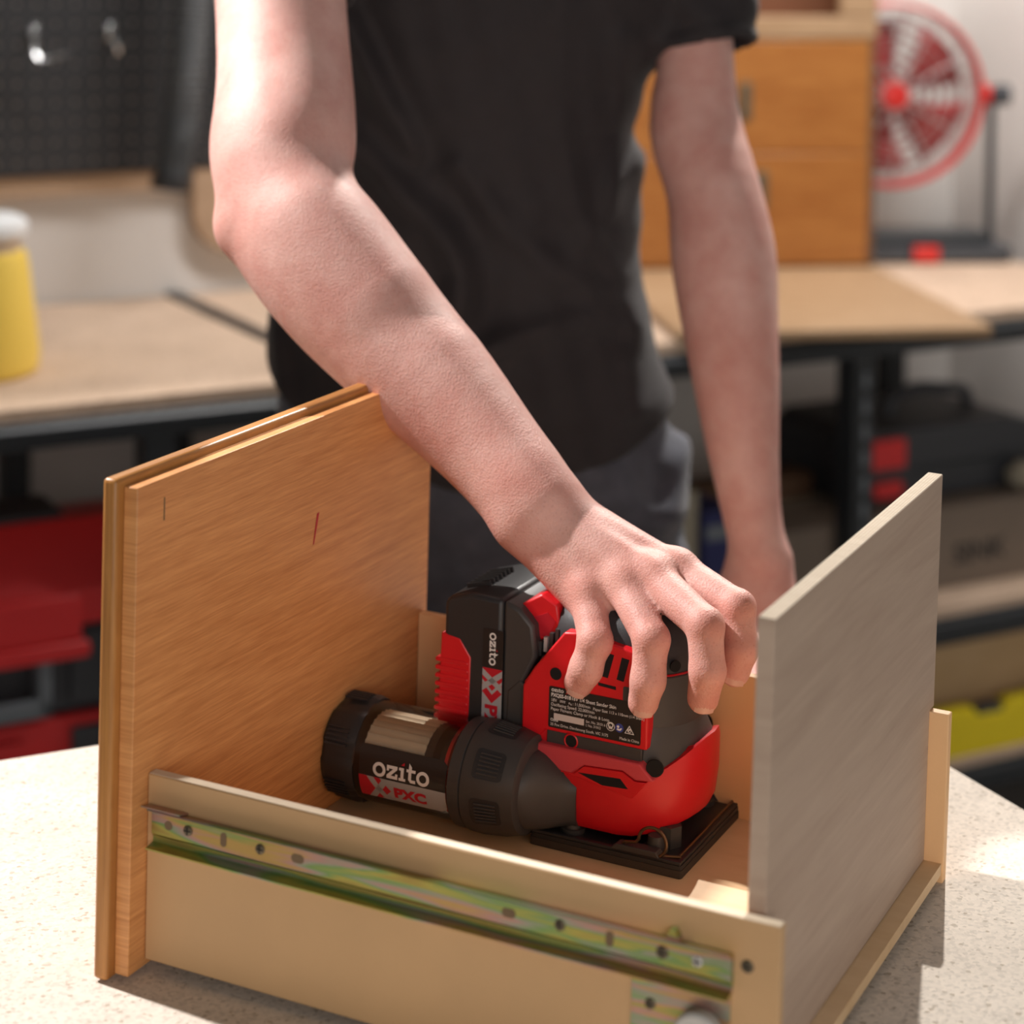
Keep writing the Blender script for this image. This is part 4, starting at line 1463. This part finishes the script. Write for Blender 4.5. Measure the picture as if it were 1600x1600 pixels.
def shirt_fn(X, Y, Z, lo, hi):
    D = None
    t = torso
    if not (np.any(t.lo - 0.05 > hi) or np.any(t.hi + 0.05 < lo)):
        D = t.d(X, Y, Z) - Folds.disp(X, Y, Z)
        hem = 1.002 + 0.058 * np.clip((X + 0.01) / 0.18, -1.3, 1.3)**2
        D = smax(D, hem + 0.004 * np.sin(X * 40) - Z, 0.006)
        inner = smax(t.d(X, Y, Z) + 0.010, Z - 1.14, 0.01)
        D = np.maximum(D, -inner)
    for S, n, c in ((RS, np.array((0.10, -0.55, -0.83)), np.array((-0.187, 1.766, 1.468))), (LS, np.array((0.16, -0.22, -0.96)), np.array((0.187, 2.075, 1.414)))):
        if any(not (np.any(p.lo - 0.05 > hi) or np.any(p.hi + 0.05 < lo)) for p in S):
            o = smin(S[0].d(X, Y, Z), S[1].d(X, Y, Z), 0.02)
            n = n / np.linalg.norm(n)
            cut = (X - c[0]) * n[0] + (Y - c[1]) * n[1] + (Z - c[2]) * n[2]
            o = o - 0.0022 * np.exp(-((cut + 0.016) / 0.003)**2) * -1 - 0.002 * np.sin(Z * 120 + X * 90)
            s_ = smax(o, cut, 0.002)
            s_ = np.maximum(s_, -np.maximum(o + 0.0075, -cut - 0.05))
            D = s_ if D is None else smin(D, s_, 0.018)
    return D


V, F = surface_nets(shirt_fn, (-0.34, 1.66, 0.96), (0.30, 2.32, 1.68), 0.0040)
V = relax(V, F, 1)
shirt = put('shirt', np_mesh('shirt', V, F), M['shirt'], person, label='charcoal short-sleeved work shirt with creases')

# ---- trousers
hips = Stack([(0.7557, -0.0318, 2.1465, 0.2014, 0.1325), (0.8617, -0.0297, 2.1465, 0.2120, 0.1378), (0.9465, -0.0318, 2.1465, 0.2099, 0.1378), (1.0101, -0.0339, 2.1433, 0.2035, 0.1314), (1.0631, -0.0371, 2.1412, 0.1887, 0.1230)])
legs = [Cap((-0.122, 2.15, 0.83), (-0.127, 2.16, 0.48), 0.104, 0.079), Cap((-0.127, 2.16, 0.48), (-0.132, 2.19, 0.09), 0.078, 0.066), Cap((0.064, 2.15, 0.83), (0.080, 2.16, 0.48), 0.106, 0.079), Cap((0.080, 2.16, 0.48), (0.090, 2.19, 0.09), 0.078, 0.066)]
JF = [([(0.0636, 1.0313), (0.1113, 0.9889), (0.1590, 0.9518)], 0.010, 0.016), ([(0.0795, 0.9518), (0.1325, 0.9306), (0.1675, 0.8988)], 0.012, 0.012), ([(0.0901, 0.9147), (0.1378, 0.9094)], -0.012, 0.012), ([(0.1060, 0.8882), (0.1590, 0.8776)], 0.010, 0.012),
      ([(0.1855, 1.0260), (0.1749, 0.9889), (0.1643, 0.9656)], 0.016, 0.018), ([(0.1590, 0.9518), (0.1696, 0.9253)], -0.008, 0.012), ([(0.0212, 0.9889), (0.0318, 0.8935)], -0.005, 0.006), ([(-0.0636, 0.9677), (-0.0318, 0.9147), (0.0212, 0.8829)], 0.007, 0.014)]


def jeans_fn(X, Y, Z, lo, hi):
    D = None
    for p in [hips] + legs:
        if np.any(p.lo - 0.05 > hi) or np.any(p.hi + 0.05 < lo):
            continue
        q = p.d(X, Y, Z)
        D = q if D is None else smin(D, q, 0.05)
    if D is None:
        return None
    sv = Folds.L
    Folds.L = JF
    D = D - Folds.disp(X, Y, Z)
    Folds.L = sv
    return D


V, F = surface_nets(jeans_fn, (-0.32, 1.95, 0.02), (0.30, 2.36, 1.11), 0.0055)
jeans = put('trousers', np_mesh('trousers', relax(V, F, 1), F), M['jeans'], person, label='slate grey denim trousers')
MB().box((0.030, 2.010, 0.975), (0.043, 2.014, 1.022)).build('belt_loop', M['jeans'], jeans, bevel=0.001)
for x in (-0.132, 0.090):
    m = MB()
    rings = []
    for t, hw, hh in ((0.0, 0.028, 0.05), (0.02, 0.038, 0.085), (0.10, 0.042, 0.085), (0.18, 0.048, 0.06), (0.25, 0.044, 0.045), (0.285, 0.025, 0.03)):
        y = 2.25 - t
        rings.append([(x + hw * math.copysign(abs(math.cos(a)) ** 0.6, math.cos(a)), y, hh / 2 + hh / 2 * math.copysign(abs(math.sin(a)) ** 0.6, math.sin(a))) for a in [2 * math.pi * j / 20 for j in range(20)]])
    m.loft(rings).build('shoe', M['shoe'], person)
m = MB().sphere((-0.020, 1.915, 1.767), 1.0, 28, 16, (0.086, 0.104, 0.104))
hm = m.mesh('hair')
bm = bmesh.new()
bm.from_mesh(hm)
bmesh.ops.bisect_plane(bm, geom=bm.verts[:] + bm.edges[:] + bm.faces[:], plane_co=(-0.02, 1.870, 1.745), plane_no=(0, -0.75, -0.66), clear_outer=True)
bm.to_mesh(hm)
bm.free()
put('hair', hm, M['hair'], person)

# ------------------------------------------------------------------ rear steel bench with shelves
rb = rthing('shelving_bench', 'long black steel bench with particle board top along the wall', 'bench', 0, 0, 0)
for u0, u1 in ((-1.6, 0.479), (0.503, 2.046)):
    MB().box((u0, 0.004, 0.882), (u1, 0.715, 0.900)).build('top_board', M['chip2'], rb, bevel=0.001)
    for z0, z1 in ((0.845, 0.8815), (0.352, 0.398), (0.095, 0.140)):
        MB().box((u0, 0.0, z0), (u1, 0.018, z1)).build('front_beam', M['steel'], rb, bevel=0.002)
        MB().box((u0, 0.697, z0), (u1, 0.715, z1)).build('rear_beam', M['steel'], rb)
        MB().prism([(0.0, z0 + 0.012), (-0.006, z0 + 0.016), (-0.006, z1 - 0.010), (0.0, z1 - 0.006)], 0, u0, u1).build('beam_flange', M['steel'], rb)
    for z in (0.398, 0.140):
        MB().box((u0, 0.004, z), (u1, 0.715, z + 0.016)).build('shelf_board', M['chip2'], rb, bevel=0.001)
MB().box((0.4795, 0.0, 0.880), (0.5025, 0.716, 0.9065)).build('divider_strip', M['steel'], rb)
for u in (-1.0, 0.195, 0.470, 1.372, 1.985):
    for v in (0.002, 0.672):
        ps = MB()
        ps.box((u, v, 0.0), (u + 0.003, v + 0.042, 0.880)).box((u, v, 0.0), (u + 0.042, v + 0.003, 0.880)).build('post', M['steel'], rb)
for i in range(9):
    z = 0.46 + i * 0.042
    MB().box((1.3905, -0.0012, z), (1.4010, 0.0019, z + 0.024)).build('post_slot', M['box_lightgrey'], rb)
    MB().box((1.4142, 0.006, z), (1.4160, 0.030, z + 0.024)).build('post_tab', M['chrome'], rb)

# ------------------------------------------------------------------ pegboard, hooks, hose, batten
pg = rthing('pegboard', 'black perforated tool panel on the rear wall', 'pegboard', 0.21, 0.69, 1.12)
PS, PR = 0.032, 0.0050
nu, nz = 22, 20
VV, FF = [], []
for iu in range(-8, nu - 8):
    for iz in range(nz):
        cx, cz = iu * PS + 0.010, iz * PS + 0.016
        b = len(VV)
        for j in range(8):
            a = R(45 * j + 22.5)
            VV.append((cx + PR * math.cos(a), 0, cz + PR * math.sin(a)))
        h = PS / 2
        for j in range(8):
            a = R(45 * j + 22.5)
            c, s = math.cos(a), math.sin(a)
            k = h / max(abs(c), abs(s))
            VV.append((cx + k * c, 0, cz + k * s))
        for j in range(4):
            VV.append((cx + h * (1, -1, -1, 1)[j], 0, cz + h * (1, 1, -1, -1)[j]))
        for j in range(8):
            j2 = (j + 1) % 8
            if j % 2 == 0:
                FF.append((b + j, b + 8 + j, b + 16 + j // 2, b + 8 + j2, b + j2))
            else:
                FF.append((b + j, b + 8 + j, b + 8 + j2, b + j2))
me = bpy.data.meshes.new('perforated_sheet')
me.from_pydata(VV, [], FF)
o = put('perforated_sheet', me, M['peg'], pg)
so = o.modifiers.new('thickness', 'SOLIDIFY')
so.thickness = 0.003
MB().box((-0.26, 0.0045, 0.001), (0.456, 0.008, 0.640)).build('added_backing', M['hole_back'], pg)  # added pale sheet, stands in for lit wall seen through the holes
MB().box((-0.262, 0.001, -0.004), (0.462, 0.012, 0.0)).build('bottom_lip', M['peg'], pg)
MB().box((-0.266, -0.002, -0.004), (-0.262, 0.028, 0.644)).build('side_lip', M['peg'], pg)
MB().box((0.458, -0.002, -0.004), (0.462, 0.028, 0.644)).build('side_lip', M['peg'], pg)


def hook(u, z, pts, label):
    h = rthing('pegboard_hook', label, 'hook', u, 0.682, z, 'bright hooks on the pegboard')
    MB().box((-0.006, -0.001, -0.012), (0.006, 0.003, 0.014)).build('hook_plate', M['chrome'], h, bevel=0.001)
    MB().tube(pts, 0.0034, 8).build('hook_arm', M['chrome'], h)


hook(0.245, 1.345, [(0, 0.0, 0.006), (-0.004, -0.010, 0.0), (-0.008, -0.030, -0.030), (-0.002, -0.036, -0.040), (0.020, -0.042, -0.036), (0.042, -0.046, -0.030)], 'bright bent double hook at the left of the pegboard')
hook(0.372, 1.345, [(0, 0.0, 0.004), (0, -0.012, -0.004), (0.0, -0.040, -0.030), (0.0, -0.046, -0.020)], 'small bright single hook nearest the grey hose on the pegboard')

hp = [room(0.500, 0.60, 1.86), room(0.490, 0.60, 1.62), room(0.481, 0.60, 1.40), room(0.466, 0.60, 1.22), room(0.449, 0.60, 1.115)]


def catmull(P, n):
    P = [Vector(p) for p in P]
    Q = [2 * P[0] - P[1]] + P + [2 * P[-1] - P[-2]]
    out = []
    for i in range(1, len(Q) - 2):
        for j in range(n):
            t = j / n
            a, b, c, d = Q[i - 1], Q[i], Q[i + 1], Q[i + 2]
            out.append(0.5 * ((2 * b) + (c - a) * t + (2 * a - 5 * b + 4 * c - d) * t * t + (3 * b - a - 3 * c + d) * t ** 3))
    out.append(P[-1])
    return out


hz = empty('vacuum_hose', hp[-1], (0, 0, 0), 'grey ribbed vacuum hose hanging in front of the pegboard', 'hose')
pp = catmull(hp, 60)
MB().tube([p - hp[-1] for p in pp], lambda t: 0.0285 + 0.0020 * math.sin(t * 2 * math.pi * 95), 18).build('ribbed_tube', M['hose'], hz)
MB().tube([hp[-1] - hp[-1], (hp[-1] - pp[-2]).normalized() * 0.022], 0.0325, 20).build('end_cuff', M['black'], hz)
MB().box((-0.035, -0.01, 0.742), (0.135, 0.13, 0.752), Matrix.Rotation(TH, 3, 'Z')).build('hanger_strap', M['steel'], hz)
bn = rthing('wall_batten', 'narrow pine batten running under the pegboard', 'batten', 0.0, 0.70, 1.08)
MB().box((-0.9, 0.0, 0.0), (0.515, 0.020, 0.034)).build('strip', M['batten'], bn, bevel=0.002)
bb = rthing('rounded_board', 'brown board with a rounded lower corner on the wall behind the elbow', 'board', 0.521, 0.694, 0.955)
po = [(0.0, 0.160), (0.0, 0.085)] + [(0.085 - 0.085 * math.cos(R(a)), 0.085 - 0.075 * math.sin(R(a))) for a in (15, 30, 45, 60, 75)] + [(0.10, 0.004), (0.42, -0.004), (0.42, 0.160)]
MB().prism(po, 1, 0.0, 0.026).build('panel', M['batten'], bb, bevel=0.002)

# ------------------------------------------------------------------ things on the rear bench top
bt_ = empty('glue_bottle', (-0.747, 2.985, 0.9005), (0, 0, 0), 'yellow tapered bottle with white lid at the left end of the rear bench', 'bottle')
MB().lathe([(0.0, 0.088), (0.006, 0.094), (0.03, 0.096), (0.155, 0.080), (0.168, 0.076), (0.172, 0.07)], (0, 0, 0), (0, 0, 1), 40).build('body', M['yellow'], bt_)
MB().lathe([(0.168, 0.070), (0.185, 0.068), (0.192, 0.070)], (0, 0, 0), (0, 0, 1), 32).build('neck', M['frosted'], bt_)
MB().lathe([(0.191, 0.074), (0.195, 0.079), (0.210, 0.079), (0.217, 0.068), (0.219, 0.03)], (0, 0, 0), (0, 0, 1), 36).build('lid', M['white'], bt_)

CA = R(8.5)
cb = empty('cabinet', (0.43, 3.865, 0.9165), (0, 0, CA), 'honey timber cabinet standing on the rear bench behind the person', 'cabinet')
MB().box((-0.255, 0.006, 0.0), (-0.237, 0.100, 0.86)).build('side_panel', M['cab'], cb)
MB().box((0.212, 0.006, 0.0), (0.230, 0.100, 0.86)).build('side_panel', M['cab_pale'], cb)
MB().box((-0.237, 0.092, 0.0), (0.212, 0.100, 0.86)).build('back', M['cab_in'], cb)
for z in (0.0, 0.416, 0.842):
    MB().box((-0.237, 0.006, z), (0.212, 0.092, z + 0.018)).build('shelf', M['cab_in'], cb)
dfront = MB().box((-0.250, -0.012, 0.004), (0.219, 0.0055, 0.206)).build('drawer_front', M['cab'], cb, bevel=0.004)
dfront2 = MB().box((-0.250, -0.012, 0.2065), (0.219, 0.0055, 0.410)).build('drawer_front', M['cab'], cb, bevel=0.004)
MB().box((-0.255, -0.014, 0.412), (0.230, 0.0055, 0.452)).build('rail', M['cab_pale'], cb, bevel=0.003)
MB().box((0.160, -0.014, 0.453), (0.230, 0.0055, 0.86)).build('stile', M['cab_pale'], cb, bevel=0.003)
MB().box((-0.255, -0.014, 0.453), (-0.190, 0.0055, 0.86)).build('stile', M['cab_pale'], cb, bevel=0.003)
MB().box((0.2195, -0.010, 0.0), (0.2302, 0.0055, 0.411)).build('edge_strip', M['timber_dark'], cb)
for x, z, par in ((-0.012, 0.300, dfront2), (0.020, 0.140, dfront)):
    hd = MB().box((x - 0.010, -0.0165, z - 0.034), (x + 0.010, -0.0121, z + 0.034)).build('handle', M['handle'], par, bevel=0.002)
bd = empty('loose_board', (0.43, 3.865, 0.9003), (0, 0, CA), 'pale timber board under the cabinet overhanging the bench edge', 'board')
MB().box((-0.262, -0.585, 0.0), (0.236, 0.02, 0.0160)).build('board', M['cab_pale'], bd, bevel=0.003)

fn = empty('fan', (0.775, 4.105, 0.9003), (0, 0, R(4)), 'red portable fan on a dark stand at the right end of the rear bench', 'fan')
FC = Vector((-0.055, 0.0, 0.312))
FR = 0.168
m = MB().lathe([(-0.032, FR), (-0.036, FR + 0.004), (-0.030, FR + 0.008), (0.030, FR + 0.008), (0.036, FR + 0.004), (0.032, FR), (-0.032, FR)], FC, (0, 1, 0), 56, closed=False)
m.build('shroud', M['fan_red'], fn)
m = MB()
for rr, yy in ((0.030, -0.046), (0.060, -0.045), (0.090, -0.043), (0.115, -0.041), (0.138, -0.038), (0.155, -0.035)):
    m.tube([(FC.x + rr * math.cos(2 * math.pi * j / 40), yy, FC.z + rr * math.sin(2 * math.pi * j / 40)) for j in range(40)], 0.0017, 6, closed=True)
m.build('grille_rings', M['fan_wire'], fn)
m = MB()
for j in range(12):
    a = R(30 * j)
    m.tube([(FC.x + 0.02 * math.cos(a), -0.046, FC.z + 0.02 * math.sin(a)), (FC.x + 0.158 * math.cos(a), -0.034, FC.z + 0.158 * math.sin(a))], 0.0018, 6)
m.build('grille_spokes', M['fan_wire'], fn)
m = MB()
for rr in (0.050, 0.070, 0.090, 0.110, 0.130, 0.150):
    m.tube([(FC.x + rr * math.cos(2 * math.pi * j / 40), 0.044, FC.z + rr * math.sin(2 * math.pi * j / 40)) for j in range(40)], 0.0026, 6, closed=True)
for j in range(16):
    a = R(22.5 * j + 8)
    m.tube([(FC.x + 0.03 * math.cos(a), 0.046, FC.z + 0.03 * math.sin(a)), (FC.x + 0.164 * math.cos(a), 0.036, FC.z + 0.164 * math.sin(a))], 0.0024, 6)
m.build('rear_guard', M['fan_dark'], fn)
MB().lathe([(-0.052, 0.012), (-0.050, 0.024), (-0.040, 0.027)], FC, (0, 1, 0), 24).build('badge', M['fan_red'], fn)
MB().lathe([(-0.026, 0.020), (-0.022, 0.034), (0.026, 0.036), (0.03, 0.02)], FC, (0, 1, 0), 28).build('hub', M['fan_red'], fn)
for k in range(5):
    a0 = R(72 * k + 20)
    VV, FF = [], []
    for i in range(5):
        for j in range(5):
            r = 0.030 + 0.112 * i / 4
            a = a0 + R(-10 + 58 * j / 4 * (0.7 + 0.3 * i / 4))
            VV.append((FC.x + r * math.cos(a), 0.018 - 0.036 * j / 4, FC.z + r * math.sin(a)))
    for i in range(4):
        for j in range(4):
            FF.append((i * 5 + j, (i + 1) * 5 + j, (i + 1) * 5 + j + 1, i * 5 + j + 1))
    b = MB().add(VV, FF).build('blade', M['fan_dark'], fn)
    b.modifiers.new('thickness', 'SOLIDIFY').thickness = 0.002
MB().lathe([(-0.030, 0.036), (0.062, 0.050), (0.070, 0.02)], FC + Vector((0, 0.06, 0)), (0, 1, 0), 28).build('motor', M['box_grey'], fn)
for sx in (-1, 1):
    x = FC.x + sx * (FR + 0.030)
    MB().box((x - 0.005, -0.014, 0.02), (x + 0.005, 0.014, FC.z + 0.016)).build('bracket_arm', M['steel'], fn, bevel=0.002)
    MB().cyl((FC.x + sx * (FR + 0.006), 0, FC.z), (FC.x + sx * (FR + 0.024), 0, FC.z), 0.020, 20).build('pivot_boss', M['fan_red'], fn)
    MB().cyl((x + sx * 0.006, 0, FC.z), (x + sx * 0.034, 0, FC.z), 0.020, 16).build('tilt_knob', M['box_grey'], fn, bevel=0.002)
MB().prism(rrect(FC.x - 0.150, FC.x + 0.225, -0.075, 0.065, 0.02, 4), 2, 0.0, 0.030).build('base', M['box_grey'], fn, bevel=0.005)
MB().prism(rrect(FC.x - 0.13, FC.x + 0.19, -0.050, 0.050, 0.02, 4), 2, 0.0302, 0.052).build('battery_bay', M['steel'], fn, bevel=0.006)
MB().prism(rrect(FC.x + 0.030, FC.x + 0.080, -0.090, -0.0755, 0.006, 3), 2, 0.004, 0.034).build('switch', M['fan_red'], fn, bevel=0.003)

# ------------------------------------------------------------------ things on the lower shelves
SZ = 0.4145
tbx = rthing('toolbox', 'red lidded charcoal toolbox on the shelf left of the drawer', 'toolbox', 0.02, 0.045, SZ + 0.062)
MB().prism([(-0.20, 0.0), (0.20, 0.0), (0.212, 0.118), (-0.212, 0.118)], 1, 0.0, 0.26).build('body', M['box_grey'], tbx, bevel=0.006)
MB().prism([(-0.012, 0.1185), (0.272, 0.1185), (0.272, 0.165), (0.235, 0.215), (0.060, 0.245), (0.030, 0.215), (-0.012, 0.165)], 0, -0.215, 0.215).build('lid', M['box_red'], tbx, bevel=0.005)
for x in (-0.12, 0.04):
    lk = MB().prism(rrect(x - 0.065, x + 0.055, 0.105, 0.165, 0.008, 3), 1, -0.028, -0.0125).build('latch', M['box_red'], tbx, bevel=0.003)
    MB().prism(rrect(x - 0.075, x + 0.065, 0.082, 0.104, 0.006, 3), 1, -0.034, -0.0005).build('latch_bar', M['box_red'], tbx, bevel=0.003)
for x in (0.115, 0.145):
    MB().cyl((x, -0.0012, 0.100), (x, 0.004, 0.100), 0.007, 14).build('rivet', M['box_lightgrey'], tbx)
MB().prism(rrect(0.085, 0.190, 0.012, 0.110, 0.008, 3), 1, -0.006, 0.0).build('side_rib', M['box_grey'], tbx, bevel=0.003)
hd = MB()
hd.box((-0.09, -0.030, 0.008), (0.055, -0.012, 0.034)).box((-0.09, -0.030, 0.008), (-0.070, 0.0, 0.085)).box((0.035, -0.030, 0.008), (0.055, 0.0, 0.085))
hd.build('handle', M['box_lightgrey'], tbx, bevel=0.004)
MB().box((0.00, 0.07, 0.240), (0.10, 0.17, 0.252)).build('lid_recess', M['box_grey'], tbx, bevel=0.004)
tb2 = rthing('organiser_case', 'flat red organiser case under the red lidded toolbox', 'tool case', 0.02, 0.035, SZ)
MB().box((-0.215, 0.0, 0.0), (0.215, 0.275, 0.0605)).build('body', M['box_red'], tb2, bevel=0.005)
MB().box((0.085, -0.008, 0.010), (0.170, 0.0, 0.046)).build('latch', M['box_grey'], tb2, bevel=0.002)
MB().box((-0.11, -0.008, 0.010), (0.02, 0.0, 0.040)).build('latch', M['box_red'], tb2, bevel=0.002)

ct = rthing('carton', 'long brown cardboard carton with dark lettering on the right shelf', 'carton', 1.62, 0.085, SZ)
MB().box((-0.38, 0.0, 0.0), (0.34, 0.30, 0.138)).build('box', M['carton'], ct, bevel=0.002)
MB().box((-0.38, 0.13, 0.1381), (0.34, 0.17, 0.1386)).build('tape', M['cream'], ct)
mapped('lettering', shift(text_geo('SINK', 0.046, 0.0012, sx=1.15), 0.035, 0.040), lambda x, y: (x, -0.0006, y), M['print_black'], ct)
tc1 = rthing('tool_case', 'dark tool case with red clips on top of the brown carton', 'tool case', 1.62, 0.145, SZ + 0.139)
MB().prism([(-0.13, 0.0), (0.30, 0.0), (0.30, 0.100), (0.20, 0.125), (-0.10, 0.125), (-0.13, 0.100)], 1, 0.0, 0.24).build('shell', M['box_grey'], tc1, bevel=0.006)
for x0, x1, z0, z1 in ((-0.115, -0.030, 0.062, 0.112), (-0.095, -0.035, 0.012, 0.040)):
    MB().prism(rrect(x0, x1, z0, z1, 0.006, 3), 1, -0.012, 0.0).build('clip', M['box_red'], tc1, bevel=0.002)
hh = MB().tube(catmull([(0.02, 0.10, 0.122), (0.03, 0.10, 0.150), (0.08, 0.10, 0.165), (0.14, 0.10, 0.160), (0.19, 0.10, 0.150), (0.20, 0.10, 0.122)], 6), 0.011, 10)
hh.build('handle', M['box_grey'], tc1)
MB().box((0.0, -0.004, 0.05), (0.26, 0.0, 0.058)).build('seam_strip', M['steel'], tc1)
rg_ = rthing('rag_ball', 'crumpled pale rag at the right edge on the brown carton', 'rag', 1.835, 0.118, SZ + 0.139)
rgm = MB().sphere((0, 0, 0.026), 0.024, 18, 12, (1.3, 0.9, 1.0)).mesh('cloth')
for v in rgm.vertices:
    k = 1 + 0.16 * math.sin(v.co.x * 190 + v.co.z * 120) * math.sin(v.co.y * 170 + v.co.z * 90)
    v.co = Vector((v.co.x * k, v.co.y * k, max(0.0, 0.03 + (v.co.z - 0.03) * k)))
put('cloth', rgm, M['cream'], rg_)
tk = rthing('timber_offcut', 'dark brown timber offcut lying on the brown carton beside the post', 'offcut', 1.375, 0.24, SZ + 0.139)
MB().box((-0.20, 0.0, 0.0), (0.10, 0.06, 0.042)).build('block', M['timber_dark'], tk, bevel=0.002)
nb = rthing('navy_box', 'narrow navy blue box on the shelf behind the resting hand', 'box', 1.150, 0.04, SZ)
MB().box((-0.034, 0.0, 0.0), (0.030, 0.14, 0.205)).build('carton_body', M['navy'], nb, bevel=0.002)
MB().box((-0.030, -0.0006, 0.160), (0.026, 0.0, 0.182)).build('carton_band', M['box_lightgrey'], nb)
cbx = rthing('cream_box', 'narrow cream box standing left of the navy blue box', 'box', 1.085, 0.05, SZ)
MB().box((-0.024, 0.0, 0.0), (0.026, 0.14, 0.238)).build('carton_body', M['cream'], cbx, bevel=0.002)
MB().box((-0.020, -0.0006, 0.02), (0.022, 0.0, 0.05)).build('carton_band', M['carton'], cbx)
gb = rthing('grey_case', 'low grey case on the shelf seen beside the hip', 'tool case', 0.93, 0.06, SZ)
MB().box((-0.10, 0.0, 0.0), (0.095, 0.24, 0.29)).build('body', M['box_grey'], gb, bevel=0.006)
MB().box((-0.05, -0.006, 0.16), (0.05, 0.0, 0.20)).build('latch', M['box_lightgrey'], gb, bevel=0.002)
S2 = 0.1565
pk = rthing('pine_plank', 'pine plank standing on edge behind the yellow spirit level', 'plank', 1.60, 0.075, S2)
MB().box((-0.55, 0.0, 0.0), (0.36, 0.035, 0.172)).build('plank', M['timber'], pk, bevel=0.002)
lv = rthing('spirit_level', 'yellow spirit level lying on the lowest shelf at the right', 'spirit level', 1.66, 0.008, S2)
MB().prism([(-0.52, 0.0), (0.34, 0.0), (0.34, 0.078), (0.06, 0.078), (0.05, 0.062), (-0.01, 0.062), (-0.02, 0.078), (-0.52, 0.078)], 1, 0.0, 0.030).build('beam', M['yellow2'], lv, bevel=0.002)
MB().box((-0.005, 0.004, 0.0622), (0.045, 0.026, 0.074)).build('vial', M['box_grey'], lv)
MB().box((0.33, -0.001, -0.0), (0.342, 0.031, 0.079)).build('end_cap', M['box_grey'], lv)
